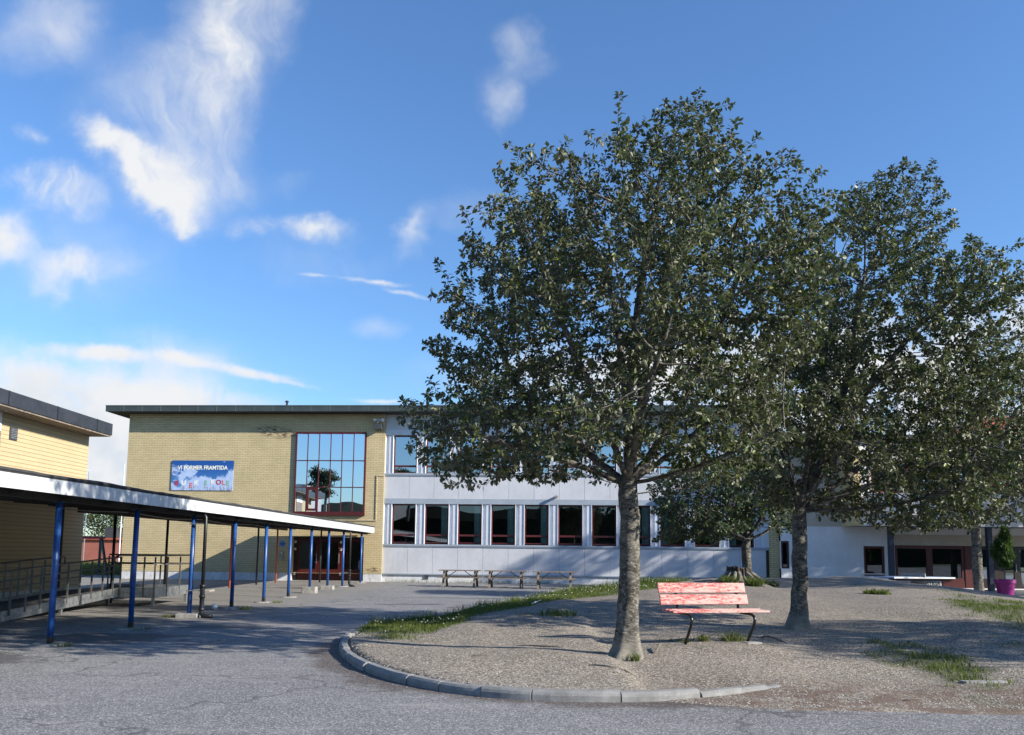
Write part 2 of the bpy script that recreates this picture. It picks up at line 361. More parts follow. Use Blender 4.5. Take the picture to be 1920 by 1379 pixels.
def asphalt_mat():
    m, g, b = material('asphalt'); v = g.geo(); s = g.sep(v); v2 = g.comb(s[0], s[1], 0.)
    big = g.noise(v2, .22, 5, .6); mid = g.noise(v2, 1.4, 5, .65)
    c = g.mix(g.ss(big, .3, .7), (.130, .131, .136), (.18, .181, .184))
    c = g.mix(g.m('MULTIPLY', g.ss(mid, .48, .72), .5), c, (.235, .235, .235))
    # aggregate
    vo = g.n('TexVoronoi', out=1, Vector=v2, Scale=80.); vr = g.sep(vo)[0]
    c = g.mix(g.m('MULTIPLY', g.ss(vr, .70, .95), .75), c, (.48, .475, .465))
    c = g.mix(g.m('MULTIPLY', g.ss(vr, .34, .14), .7), c, (.04, .04, .042))
    fine = g.noise(v2, 120, 3, .7)
    c = g.mix(g.m('MULTIPLY', g.ss(fine, .55, .75), .5), c, (.36, .36, .36))
    c = g.mix(g.m('MULTIPLY', g.ss(fine, .45, .3), .4), c, (.06, .06, .065))
    # light dust tracks on the drive
    tr = g.ss(g.noise(g.map(v2, (.35, 1.6, 1)), 1.1, 6, .7), .54, .72)
    c = g.mix(g.m('MULTIPLY', tr, .45), c, (.34, .33, .31))
    # concrete-grey older surface under the walkway
    old = g.m('MULTIPLY', g.ss(g.m('MULTIPLY_ADD', g.m('SUBTRACT', mid, .5), 1.2, s[0]), -5.6, -6.4), g.ss(s[1], 17.5, 19.))
    c = g.mix(g.m('MULTIPLY', old, .6), c, g.mix(fine, (.15, .14, .125), (.27, .255, .23)))
    # damp stains by the first posts
    def blob(cx, cy, rx, ry):
        dx = g.m('DIVIDE', g.m('SUBTRACT', g.m('MULTIPLY_ADD', g.m('SUBTRACT', mid, .5), 2.6, s[0]), cx), rx)
        dy = g.m('DIVIDE', g.m('SUBTRACT', g.m('MULTIPLY_ADD', g.m('SUBTRACT', big, .5), 3.0, s[1]), cy), ry)
        return g.ss(g.m('ADD', g.m('MULTIPLY', dx, dx), g.m('MULTIPLY', dy, dy)), 1.15, .45)
    wet = blob(-7.3, 15.4, 1.5, 1.1)
    for a in ((-8.2, 12.3, 1.5, .8), (-6.0, 17.6, 1.0, .35), (-3.2, 19.6, .8, .25), (-3.0, 25.5, 1.1, .35), (-2.0, 29.5, 2.4, .4), (-4.6, 22.5, .9, .25), (-8.9, 36, 1.5, .5)):
        wet = g.m('MAXIMUM', wet, blob(*a))
    c = g.mix(g.m('MULTIPLY', wet, .62), c, (.045, .045, .048))
    # fine cracks / joints
    cr = g.n('TexVoronoi', props=dict(feature='DISTANCE_TO_EDGE'), Vector=g.n('VectorMath', props=dict(operation='ADD'), i0=g.map(v2, (.28, .55, 1)), i1=g.n('TexNoise', out=1, Vector=v2, Scale=.8, Detail=5.)), Scale=.75)
    c = g.mix(g.m('MULTIPLY', g.ss(cr, .016, .004), .55), c, (.04, .04, .04))
    # red-brown grit washed along the outside of the kerb
    dd = g.m('SQRT', g.m('ADD', g.m('POWER', g.m('SUBTRACT', s[0], 1.6), 2.), g.m('POWER', g.m('MULTIPLY', g.m('SUBTRACT', s[1], 14.2), .98), 2.)))
    grit = g.m('MULTIPLY', g.ss(g.m('ADD', dd, g.m('MULTIPLY', g.m('SUBTRACT', mid, .5), .9)), g.m('MULTIPLY_ADD', g.ss(s[1], 11.5, 9.6), .40, 5.0), g.m('MULTIPLY_ADD', g.ss(s[1], 11.5, 9.6), .40, 4.7)), g.ss(g.noise(v2, 30, 3, .7), .35, .55))
    c = g.mix(g.m('MULTIPLY', grit, .9), c, (.065, .046, .036))
    # beyond the school grounds: grass
    far = g.ss(g.m('MAXIMUM', g.m('ABSOLUTE', s[0]), g.m('MULTIPLY', s[1], .75)), 60, 62)
    c = g.mix(far, c, (.05, .08, .025))
    g.set(b.inputs['Base Color'], c)
    g.set(b.inputs['Roughness'], g.m('SUBTRACT', .88, g.m('MULTIPLY', wet, .18)))
    b.inputs['Specular IOR Level'].default_value = .35
    h = g.m('ADD', vr, g.m('MULTIPLY', fine, .8))
    g.set(b.inputs['Normal'], g.n('Bump', Strength=.35, Distance=.008, Height=h))
asphalt_mat()

def gravel_mat():
    m, g, b = material('gravel'); v = g.geo(); s = g.sep(v); v2 = g.comb(s[0], s[1], 0.)
    big = g.noise(v2, .35, 5, .6); mid = g.noise(v2, 2.2, 5, .65)
    c = g.mix(g.ss(big, .3, .7), (.155, .130, .100), (.215, .185, .145))
    c = g.mix(g.m('MULTIPLY', g.ss(mid, .45, .7), .55), c, (.29, .255, .205))
    vo = g.n('TexVoronoi', out=1, Vector=v2, Scale=55.); vr = g.sep(vo)[0]
    c = g.mix(g.ss(vr, .70, .86), c, (.48, .43, .365))
    c = g.mix(g.m('MULTIPLY', g.ss(vr, .38, .18), .9), c, (.035, .029, .023))
    vo2 = g.n('TexVoronoi', out=1, Vector=v2, Scale=120.); vr2 = g.sep(vo2)[1]
    c = g.mix(g.m('MULTIPLY', g.ss(vr2, .7, .95), .6), c, (.42, .40, .37))
    c = g.mix(g.m('MULTIPLY', g.ss(vr2, .3, .1), .6), c, (.07, .06, .05))
    # red-brown spill where the kerb dies out
    red = g.m('MULTIPLY', g.ss(s[1], 11.4, 9.6), g.ss(s[0], 1.2, 2.6))
    c = g.mix(g.m('MULTIPLY', g.m('MULTIPLY', red, .75), g.ss(mid, .38, .6)), c, (.12, .075, .055))
    # trodden finer, greyer dirt high on the mound
    c = g.mix(g.m('MULTIPLY', g.ss(s[1], 15., 21.), .5), c, g.mix(mid, (.145, .125, .105), (.205, .18, .15)))
    at = g.n('Attribute', props=dict(attribute_name='grass'), out=2)
    c = g.mix(g.m('MULTIPLY', at, .85), c, g.mix(g.noise(v2, 12, 3), (.035, .05, .015), (.075, .085, .03)))
    g.set(b.inputs['Base Color'], c); b.inputs['Roughness'].default_value = .95; b.inputs['Specular IOR Level'].default_value = .2
    h = g.m('ADD', g.m('ADD', vr, g.m('MULTIPLY', vr2, .5)), g.m('MULTIPLY', mid, 1.2))
    g.set(b.inputs['Normal'], g.n('Bump', Strength=.5, Distance=.014, Height=h))
gravel_mat()

def lawn_mat():
    m, g, b = material('lawn'); v = g.geo()
    n = g.noise(v, 1.2, 6, .7); n2 = g.noise(v, 25, 3, .6)
    c = g.mix(g.ss(n, .3, .7), (.06, .085, .022), (.16, .18, .05)); c = g.mix(g.m('MULTIPLY', n2, .5), c, (.20, .20, .07))
    g.set(b.inputs['Base Color'], c); b.inputs['Roughness'].default_value = .9
lawn_mat()

def leaf_mat(name, top, top2, under, trans=.28, rough=.42, spec=.35):
    m, g, b = material(name); nt = m.node_tree; out = nt.nodes['Material Output']
    r = g.geo(8); bf = g.geo(6)
    c = g.mix(r, top, top2)
    c = g.mix(g.ss(r, .93, 1.), c, (.16, .19, .03))
    cu = g.mix(r, under, tuple(x*.75 for x in under))
    cc = g.mix(bf, c, cu)
    g.set(b.inputs['Base Color'], cc); b.inputs['Roughness'].default_value = rough; b.inputs['Specular IOR Level'].default_value = spec
    tl = g.n('BsdfTranslucent', Color=g.mix(.5, c, (.16, .24, .03)))
    nt.links.new(g.n('MixShader', Fac=trans, i1=b.outputs[0], i2=tl), out.inputs[0])
leaf_mat('whitebeam_leaf', (.034, .046, .018), (.068, .083, .030), (.165, .175, .12), .16, .45, .30)
leaf_mat('maple_leaf', (.022, .042, .018), (.045, .070, .028), (.07, .09, .05), .2)
leaf_mat('birch_leaf', (.06, .09, .025), (.12, .15, .045), (.1, .13, .06), .3)
leaf_mat('pine_needle', (.015, .03, .014), (.03, .05, .02), (.03, .05, .02), .1)
leaf_mat('grass_blade', (.055, .085, .018), (.13, .155, .04), (.08, .11, .03), .35, .55, .25)
leaf_mat('shrub_leaf', (.03, .075, .02), (.06, .13, .035), (.05, .1, .03), .3)
leaf_mat('weed_leaf', (.09, .12, .03), (.20, .20, .07), (.12, .14, .05), .3, .6, .2)
leaf_mat('berry', (.16, .15, .07), (.24, .20, .10), (.16, .15, .07), .05, .6, .2)

def bark_mat(name, dark, light, sc=1.):
    m, g, b = material(name); v = g.obj()
    vs = g.map(v, (1, 1, 2.0))
    n = g.noise(vs, 5*sc, 6, .7, dist=.8); n2 = g.noise(v, 2.2, 4, .6); n3 = g.noise(g.map(v, (1, 1, 2.6)), 15*sc, 5, .75, dist=.5)
    c = g.mix(g.ss(n, .40, .62), dark, tuple((a+b_)/2 for a, b_ in zip(dark, light)))
    c = g.mix(g.ss(n3, .55, .61), c, light)
    c = g.mix(g.ss(g.noise(g.map(v, (1, 1, .8)), 7, 4, .7), .60, .68), c, tuple(x*.4 for x in dark))
    c = g.mix(g.m('MULTIPLY', g.ss(n2, .5, .7), .5), c, tuple(x*.55 for x in dark))
    s = g.sep(v)
    c = g.mix(g.m('MULTIPLY', g.ss(s[2], .42, .1), .65), c, (.25, .235, .20))
    g.set(b.inputs['Base Color'], c); b.inputs['Roughness'].default_value = .9; b.inputs['Specular IOR Level'].default_value = .2
    g.set(b.inputs['Normal'], g.n('Bump', Strength=.8, Distance=.02, Height=g.m('ADD', n, n3)))
bark_mat('bark', (.05, .045, .038), (.27, .255, .22))
bark_mat('stump_bark', (.03, .024, .018), (.11, .09, .07), 1.5)

def peeling_mat():
    m, g, b = material('peeling_red_paint'); v = g.obj()
    vs = g.map(v, (4.5, 12., 16.))
    n = g.noise(vs, 2.6, 6, .7, dist=.6); n2 = g.noise(g.map(v, (4, 12, 34)), 3.2, 5, .75); n3 = g.noise(g.map(v, (1.2, 3, 3)), 1.5, 3, .6)
    paint = g.mix(n3, (.34, .03, .035), (.48, .10, .10))
    wear = g.ss(g.m('ADD', g.m('MULTIPLY', n, .6), g.m('MULTIPLY', n3, .4)), .44, .54)
    c = g.mix(wear, paint, g.mix(n2, (.42, .22, .20), (.58, .48, .435)))
    c = g.mix(g.ss(n2, .60, .68), c, (.42, .17, .16))
    c = g.mix(g.m('MULTIPLY', g.ss(n2, .36, .30), .8), c, (.16, .10, .08))
    s = g.sep(v)
    g.set(b.inputs['Base Color'], c); b.inputs['Roughness'].default_value = .75
    g.set(b.inputs['Normal'], g.n('Bump', Strength=.4, Distance=.006, Height=g.m('ADD', wear, n2)))
peeling_mat()

# ================================================================== SETTING
def setting():
    g = MB().quad((-2500, -2500, 0), (2500, -2500, 0), (2500, 2500, 0), (-2500, 2500, 0)).build('ground', 'asphalt')
    tag(g, kind='structure')
    l = MB().quad((-70, 50.5, .02), (-14, 50.5, .02), (-14, 140, .02), (-70, 140, .02)).build('lawn', 'lawn'); tag(l, kind='structure')
    # wooded rise behind the photographer, mirrored in the panes
    xs = np.linspace(-260, 260, 120); V = []; F = []
    rng = np.random.default_rng(3)
    ph = rng.uniform(0, 6.28, 8); fr = rng.uniform(.03, .5, 8)
    for j, (yy, k) in enumerate(((-52, 0), (-60, .75), (-75, 1.), (-110, 1.05), (-200, .9))):
        for x in xs:
            h = 9.6 + 1.3*sum(sin(x*f+p+j)*.25 for f, p in zip(fr, ph)) + (.9*rng.random() if k > .5 else 0) + 4*max(0, min(1, (x-20)/60))
            V.append((x, yy, h*k-.3))
    n = len(xs)
    for j in range(4):
        for i in range(n-1): F.append((j*n+i, j*n+i+1, (j+1)*n+i+1, (j+1)*n+i))
    me = bpy.data.meshes.new('hills'); me.from_pydata(V, [], F)
    m, gg, b = material('wooded_hill'); nn = gg.noise(gg.geo(), .9, 6, .7)
    gg.set(b.inputs['Base Color'], gg.mix(gg.ss(nn, .35, .65), (.004, .006, .004), (.014, .02, .010))); b.inputs['Roughness'].default_value = 1.; b.inputs['Specular IOR Level'].default_value = .1
    tag(link('hills', me, m), kind='structure')
setting()

# mound height field ------------------------------------------------
RX = [-3.2, -1.5, -.7, 1.4, 4., 7., 10., 13.5, 16.5, 19.]
RY = [17.0, 18.5, 21., 24., 26., 27., 28.5, 30., 30.5, 31.]
RH = [.10, .14, .32, .49, .67, .84, .79, .68, .30, -.05]
FX = [-3.2, -2.86, -2.70, -2.3, -1.82, -1.28, -.64, 0., .67, 1.43, 1.62, 2.2, 3.0, 5., 9., 20.]
FY = [16.3, 15.2, 14.0, 12.55, 11.35, 10.48, 9.78, 9.42, 9.30, 9.33, 9.3, 9.0, 8.8, 8.7, 8.7, 8.7]
FH = [.08, .10, .10, .10, .10, .10, .10, .10, .10, .09, .0, .0, .0, .0, .0, .0]
_rng = np.random.default_rng(11)
_WK = _rng.normal(0, 1, (24, 2))*np.array([[.5]]*8+[[1.6]]*8+[[5.]]*8); _WP = _rng.uniform(0, 6.28, 24)
_WA = np.array([.05]*8+[.012]*8+[.0035]*8)
def mound(X, Y):
    X = np.asarray(X, float); Y = np.asarray(Y, float)
    ry = np.interp(X, RX, RY); rh = np.interp(X, RX, RH); fy = np.interp(X, FX, FY); fh = np.interp(X, FX, FH)
    t = np.clip((Y-fy)/np.maximum(ry-fy, .3), 0, 1)
    h = fh + (rh-fh)*t**.86
    over = np.clip((Y-ry)/4.0, 0, 1.4); h = h - (rh+.08)*(np.where(over < 1, over*over*(3-2*over), 1))
    wob = np.zeros_like(h)
    for k in range(24): wob += _WA[k]*np.sin(_WK[k, 0]*X+_WK[k, 1]*Y+_WP[k])
    damp = np.clip((Y-fy)/2.5, 0, 1)*np.clip((rh+.02)/.3, 0, 1)
    h = h + wob*damp*.7
    h = np.maximum(h, np.where((X < 17) & (Y < ry), .012*np.clip((Y-fy)/.25, -1, 1), -9))
    h = np.where(Y < fy, np.maximum(fh-(fy-Y)*np.where(fh > .02, 2.2, .45), -.06), h)
    return h
def inside(X, Y): return (X > -2.9) & (Y > np.interp(X, FX, FY)) & (mound(X, Y) > -.03)
def band_mask(X, Y):
    """density of grass on the mound"""
    X = np.asarray(X, float); Y = np.asarray(Y, float)
    n = np.zeros_like(X)
    for k in range(8, 24): n += np.sin(_WK[k, 0]*X*1.3+_WK[k, 1]*Y*1.3+_WP[k]*2)*.12
    ry = np.interp(X, RX, RY)
    wd = np.interp(X, [-3, -1.5, 0, 2, 4, 5.2, 6.], [2.6, 4.2, 4.6, 3.9, 2.8, 1.2, 0.])
    d = (ry+.9-Y)/np.maximum(wd, .01)
    strip = np.clip(1.1-np.abs(d*2-1)**2.2, 0, 1)*(X > -2.9)*(wd > .05)
    strip = strip*np.clip(1.1+n*1.3, 0, 1)
    def blob(cx, cy, rx, ry_, a=0):
        c, s = cos(a), sin(a); dx, dy = X-cx, Y-cy
        return np.clip(1.05-.8*np.sqrt(((dx*c+dy*s)/rx)**2+((-dx*s+dy*c)/ry_)**2)+n*.9, 0, 1)
    r = np.maximum(blob(6.15, 11.7, 1.75, .55, 1.42), blob(10.3, 17.6, 3.0, 1.0, 1.15))
    r = np.maximum(r, .55*blob(-2.1, 15.6, .6, 1.1, .4))
    r = np.maximum(r, .18*blob(11.5, 23., 3.5, .8, 2.2)); r = np.maximum(r, .45*blob(.9, 17.6, .5, .35))
    r = np.maximum(r, .5*blob(9.4, 21.3, .3, .25))
    r = np.maximum(r, .5*blob(3.35, 14.6, .75, .22))
    return np.clip(np.maximum(strip, r), 0, 1)
def build_mound():
    xs = np.arange(-3.1, 20.01, .11); ys = np.arange(8.5, 36.5, .11)
    X, Y = np.meshgrid(xs, ys); H = mound(X, Y)
    # snap the outline to the kerb line
    fy = np.interp(X, FX, FY)
    V = np.stack([X, Y, H], -1)
    nx, ny = len(xs), len(ys)
    idx = np.arange(nx*ny).reshape(ny, nx)
    F = np.stack([idx[:-1, :-1], idx[:-1, 1:], idx[1:, 1:], idx[1:, :-1]], -1)
    keep = (np.maximum.reduce([H[:-1, :-1], H[:-1, 1:], H[1:, 1:], H[1:, :-1]]) > -.03) & (X[:-1, :-1] > -2.86)
    F = F[keep]
    me = np_mesh('mound', V.reshape(-1, 3), F)
    a = me.attributes.new('grass', 'FLOAT', 'POINT'); a.data.foreach_set('value', band_mask(X, Y).ravel().astype(np.float32))
    tag(link('mound', me, 'gravel', smooth=True), kind='structure')
build_mound()

def blades(P, rng, h0, h1, wid=.006, lean=.45, segs=2):
    n = len(P); h = rng.uniform(h0, h1, n); az = rng.uniform(0, 2*pi, n); ln = rng.uniform(.05, lean, n)*h*1.6
    w = wid*rng.uniform(.7, 1.4, n); fa = rng.uniform(0, pi, n)
    wx, wy = np.cos(fa)*w, np.sin(fa)*w; dx, dy = np.cos(az)*ln, np.sin(az)*ln
    b0 = P+np.stack([-wx, -wy, 0*w], -1); b1 = P+np.stack([wx, wy, 0*w], -1)
    m = P+np.stack([dx*.35, dy*.35, h*.6], -1); t = P+np.stack([dx, dy, h], -1)
    m0 = m+np.stack([-wx*.75, -wy*.75, 0*w], -1); m1 = m+np.stack([wx*.75, wy*.75, 0*w], -1)
    t0 = t+np.stack([-wx*.12, -wy*.12, 0*w], -1); t1 = t+np.stack([wx*.12, wy*.12, 0*w], -1)
    V = np.stack([b0, b1, m0, m1, t0, t1], 1).reshape(-1, 3); o = np.arange(n)[:, None]*6
    F = np.concatenate([o+np.array([[0, 1, 3, 2]]), o+np.array([[2, 3, 5, 4]])], 0)
    return V, F
def build_grass():
    rng = np.random.default_rng(5)
    def scatter(x0, x1, y0, y1, n, h0, h1, wid, name, fn=None, hs=None):
        X = rng.uniform(x0, x1, n); Y = rng.uniform(y0, y1, n)
        k = (rng.random(n) < band_mask(X, Y)**1.8) & inside(X, Y)
        if fn is not None: k &= fn(X, Y)
        X, Y = X[k], Y[k]; P = np.stack([X, Y, mound(X, Y)-.004], -1)
        V, F = blades(P, rng, h0, h1, wid); return V, F, P
    # main strip along the left flank
    V, F, P = scatter(-2.9, 6.2, 13., 28., 280000, .025, .075, .0055, 'g')
    ry = np.interp(P[:, 0], RX, RY); tall = P[(P[:, 1] > ry-.4)]
    V2, F2 = blades(tall[rng.random(len(tall)) < .25], rng, .08, .22, .004, .35)
    V = np.concatenate([V, V2]); F = np.concatenate([F, F2+len(V)-len(V2)])
    o = link('grass', np_mesh('grass', V, F), 'grass_blade')
    tag(o, 'short green grass strip along the left flank of the gravel mound', 'grass', kind='stuff')
    # clover heads
    c = P[rng.random(len(P)) < .005]
    mb = MB()
    for p in c:
        r = rng.uniform(.008, .014); z = p[2]+rng.uniform(.06, .14)
        mb.add([(p[0]-r, p[1], z), (p[0], p[1]-r, z), (p[0]+r, p[1], z), (p[0], p[1]+r, z), (p[0], p[1], z+r), (p[0], p[1], z-r)],
               [(0,1,4),(1,2,4),(2,3,4),(3,0,4),(1,0,5),(2,1,5),(3,2,5),(0,3,5)])
    tag(mb.build('clover', 'clover'), 'white clover heads dotted through the grass strip', 'clover', kind='stuff')
    V, F, P = scatter(3.5, 14., 9.5, 26., 120000, .025, .075, .006, 'g', fn=lambda X, Y: (X > 4.8) | (Y > 20))
    o = link('grass', np_mesh('grass', V, F), 'grass_blade')
    tag(o, 'thin worn grass patches on the right side of the gravel mound', 'grass', kind='stuff')
    # rank grass on the field behind the school
    n = 16000; X = rng.uniform(-40, -15.5, n); Y = rng.uniform(50.6, 66, n)
    V, F = blades(np.stack([X, Y, 0*X+.02], -1), rng, .25, .75, .02, .5)
    tag(link('grass', np_mesh('grass', V, F), 'weed_leaf'), 'tall yellowish meadow grass behind the brick building', 'grass', kind='stuff')
build_grass()

# ================================================================== TREES
def poly_span(poly, z):
    xs = []
    for (x0, z0), (x1, z1) in zip(poly, poly[1:]+poly[:1]):
        if (z0 > z) != (z1 > z): xs.append(x0+(z-z0)*(x1-x0)/(z1-z0))
    return (min(xs), max(xs)) if xs else None
def in_poly(poly, X, Z):
    c = np.zeros(len(X), bool)
    for (x0, z0), (x1, z1) in zip(poly, poly[1:]+poly[:1]):
        k = (z0 > Z) != (z1 > Z)
        xi = x0+(Z-z0)*(x1-x0)/((z1-z0) if z1 != z0 else 1e-9)
        c ^= k & (X < xi)
    return c
def crown_points(poly, n, rng, depth=.9, gaps=.35, ymax=3.4, spray=0):
    P = np.array(poly); out = []
    zt = np.linspace(P[:, 1].min()+.02, P[:, 1].max()-.02, 80)
    sp = [poly_span(poly, z) for z in zt]; lo = np.array([s[0] for s in sp]); hi = np.array([s[1] for s in sp])
    W = rng.normal(0, 1, (6, 3))*1.9; ph = rng.uniform(0, 6.28, 6)
    tot = 0; cen = None
    if spray:
        cen = crown_points(poly, spray, rng, depth, gaps+.3, ymax)
    while tot < n:
        X = rng.uniform(P[:, 0].min(), P[:, 0].max(), 4000); Z = rng.uniform(P[:, 1].min(), P[:, 1].max(), 4000)
        Yc = None
        if cen is not None:
            m = rng.random(4000) < .80; i = rng.integers(0, len(cen), 4000); q = cen[i]+rng.normal(0, .30, (4000, 3))*np.array([1.15, 1.15, .62])
            X = np.where(m, q[:, 0], X); Z = np.where(m, q[:, 2], Z); Yc = np.where(m, q[:, 1], 99.)
        k = in_poly(poly, X, Z); X, Z = X[k], Z[k]
        if Yc is not None: Yc = Yc[k]
        a, b = np.interp(Z, zt, lo), np.interp(Z, zt, hi); c, hw = (a+b)/2, (b-a)/2
        D = np.minimum(np.sqrt(np.clip(1-((X-c)/hw)**2, 0, 1))*hw*depth, ymax)
        Y = rng.uniform(-1, 1, len(X))*np.maximum(D, .25)
        if Yc is not None: Y = np.where(Yc < 90, Yc, Y)
        q = np.stack([X, Y, Z], -1); f = np.sin(q@W.T+ph).sum(1)/6
        edge = np.minimum.reduce([X-a, b-X, (D-np.abs(Y))*1.2])
        k = f > -gaps+rng.normal(0, .08, len(f))+.22*np.clip(1-edge/.4, 0, 1)
        out.append(q[k]); tot += k.sum()
    return np.concatenate(out)[:n]
def grow(base, fork, limbs, A, rng, step=.15, kill=.26, infl=1.3, iters=140):
    nodes = []; par = []
    def chain(frm, a, b, bend=0., st=.16):
        a, b = np.array(a, float), np.array(b, float); L = np.linalg.norm(b-a); k = max(2, int(L/st)); i = frm
        side = rng.normal(0, 1, 3); side -= (b-a)*(side@(b-a))/(L*L); side /= np.linalg.norm(side)
        for t in np.linspace(0, 1, k+1)[1:]:
            p = a+(b-a)*t + side*bend*L*sin(pi*t) + np.array([0, 0, .10*L*(t*t-t)]) + rng.normal(0, .008, 3)
            nodes.append(p); par.append(i); i = len(nodes)-1
        return i
    nodes.append(np.array(base, float)); par.append(-1)
    f = chain(0, base, fork, .01)
    for l in limbs:
        off = np.array([0, 0, l[1]]) if len(l) > 1 else np.zeros(3)
        st = f if off[2] == 0 else max(0, f-int(-off[2]/.16))
        chain(st, nodes[st], l[0], rng.uniform(.02, .07))
    N = np.array(nodes); d = np.full(len(A), 1e9); near = np.zeros(len(A), int); par = list(par)
    def upd(new, o):
        nonlocal d, near
        for c in range(0, len(new), 400):
            dd = np.linalg.norm(A[:, None]-new[None, c:c+400], axis=2); j = dd.argmin(1); m = dd[np.arange(len(A)), j]
            k = m < d; d[k] = m[k]; near[k] = o+c+j[k]
    first = 3
    upd(N[first:], first)
    alive = np.ones(len(A), bool); used = set()
    for it in range(iters):
        alive &= d > kill
        act = alive & (d < infl*(3 if it < 6 else 1))
        if not act.any(): break
        dirs = A[act]-N[near[act]]; dirs /= np.linalg.norm(dirs, axis=1)[:, None]
        ids = near[act]; u, inv = np.unique(ids, return_inverse=True)
        S = np.zeros((len(u), 3)); np.add.at(S, inv, dirs)
        S += rng.normal(0, .25, S.shape); S[:, 2] += .12
        S /= np.linalg.norm(S, axis=1)[:, None]+1e-9
        new = []; np_ = []
        for i, s in zip(u, S):
            key = (int(i), int(s[0]*4), int(s[1]*4), int(s[2]*4))
            if key in used: continue
            used.add(key); new.append(N[i]+s*step); np_.append(int(i))
        if not new: break
        new = np.array(new); o = len(N); N = np.concatenate([N, new]); par += np_; upd(new, o)
    return N, np.array(par)
def radii(N, par, tip, R0, e=2.3):
    n = len(N); acc = np.zeros(n); kids = np.zeros(n, int)
    for i in range(n-1, 0, -1):
        if acc[i] == 0: acc[i] = tip**e
        acc[par[i]] += acc[i]; kids[par[i]] += 1
    r = acc**(1/e); g = math.log(R0/tip)/math.log(r[0]/tip)
    return tip*(r/tip)**g, kids
def limb_mesh(N, par, r, kids, flare=None, seed=0):
    n = len(N); best = np.full(n, -1); 
    order = np.argsort(r)
    for i in order:
        if par[i] >= 0: best[par[i]] = i
    V = []; F = []
    starts = [0]+[i for i in range(1, n) if best[par[i]] != i]
    for s in starts:
        ch = [s]; 
        while best[ch[-1]] >= 0: ch.append(best[ch[-1]])
        if par[s] >= 0: ch = [par[s]]+ch
        if len(ch) < 2: continue
        pts = N[ch]; rs = r[ch].copy()
        if par[s] >= 0: rs[0] = rs[1]
        k = 4 if rs[0] < .012 else (6 if rs[0] < .04 else (10 if rs[0] < .12 else 28))
        T = np.gradient(pts, axis=0); T /= np.linalg.norm(T, axis=1)[:, None]+1e-9
        x = np.cross(T[0], [0, 1, 0.3]); x /= np.linalg.norm(x)
        b0 = len(V)
        for j, (p, t, rad) in enumerate(zip(pts, T, rs)):
            x = x-t*(x@t); x /= np.linalg.norm(x)+1e-9; y = np.cross(t, x)
            for q in range(k):
                a = 2*pi*q/k; rr_ = rad
                if flare and s == 0:
                    z = p[2]-pts[0][2]
                    lob = .5+.5*cos(flare[1]*a+1.1+.6*sin(a*2)); rr_ = rad*(1+flare[0]*math.exp(-max(z, 0)/flare[2])*(.30+1.0*lob**1.5)+.03*sin(3*a+z*3)+.02*sin(7*a-z*9))*(1+.035*sin(2*a+z*2.3)+.022*sin(5*a-z*6.1)+.015*sin(z*11+a))
                V.append(p+(x*cos(a)+y*sin(a))*rr_)
        for j in range(len(pts)-1):
            for q in range(k):
                F.append((b0+j*k+q, b0+j*k+(q+1) % k, b0+(j+1)*k+(q+1) % k, b0+(j+1)*k+q))
    return np.array(V), np.array(F)
def leaf_mesh(N, par, r, kids, rng, size, per_tip, per_twig, twig_r, droop=.25, wide=.56):
    tips = np.where(kids == 0)[0]; tw = np.where((kids > 0) & (r < twig_r))[0]
    ids = np.concatenate([np.repeat(tips, per_tip), np.repeat(tw, int(per_twig))])
    ax = N[ids]-N[par[ids]]; ax /= np.linalg.norm(ax, axis=1)[:, None]+1e-9
    m = len(ids); rad = rng.normal(0, 1, (m, 3)); rad -= ax*(rad*ax).sum(1)[:, None]; rad /= np.linalg.norm(rad, axis=1)[:, None]+1e-9
    up = np.array([0, 0, 1.])
    D = ax*rng.uniform(.0, .9, m)[:, None]+rad*.95-up*droop*rng.uniform(0, 2., m)[:, None]; D /= np.linalg.norm(D, axis=1)[:, None]
    nn = ax*.7+up*.65+rng.normal(0, .42, (m, 3)); nn -= D*(nn*D).sum(1)[:, None]; nn /= np.linalg.norm(nn, axis=1)[:, None]+1e-9
    S = np.cross(D, nn); L = size*rng.uniform(.62, 1.15, m)[:, None]; W = L*wide*.5*rng.uniform(.85, 1.15, m)[:, None]
    b = N[ids]+rad*r[ids][:, None]+ax*rng.uniform(-.06, .02, m)[:, None]+D*.015
    fold = nn*W*rng.uniform(.1, .5, m)[:, None]; bend = -nn*L*rng.uniform(0, .18, m)[:, None]
    t = b+D*L+bend
    r1 = b+D*L*.3+S*W*.92+fold; r2 = b+D*L*.68+S*W*.8+fold+bend*.5; l1 = b+D*L*.3-S*W*.92+fold; l2 = b+D*L*.68-S*W*.8+fold+bend*.5
    V = np.stack([b, r1, r2, t, l2, l1], 1).reshape(-1, 3); o = np.arange(m)[:, None]*6
    F = np.concatenate([o+np.array([[0, 1, 2, 3]]), o+np.array([[0, 3, 4, 5]])], 0)
    return V, F
def berry_mesh(N, par, kids, rng, frac, size=.05):
    tips = np.where(kids == 0)[0]; tips = tips[rng.random(len(tips)) < frac]
    P = []
    for i in tips:
        a = N[i]-N[par[i]]; a /= np.linalg.norm(a)
        P.append(N[i]+a*.03+rng.normal(0, size*.55, (9, 3))*np.array([1, 1, .5]))
    P = np.concatenate(P); m = len(P); s = rng.uniform(.006, .011, m)[:, None]
    e = np.eye(3)
    V = np.stack([P+e[0]*s, P+e[1]*s, P-e[0]*s, P-e[1]*s, P+e[2]*s, P-e[2]*s], 1).reshape(-1, 3); o = np.arange(m)[:, None]*6
    F = np.concatenate([o+np.array([f]) for f in ((0,1,4),(1,2,4),(2,3,4),(3,0,4),(1,0,5),(2,1,5),(3,2,5),(0,3,5))], 0)
    return V, F
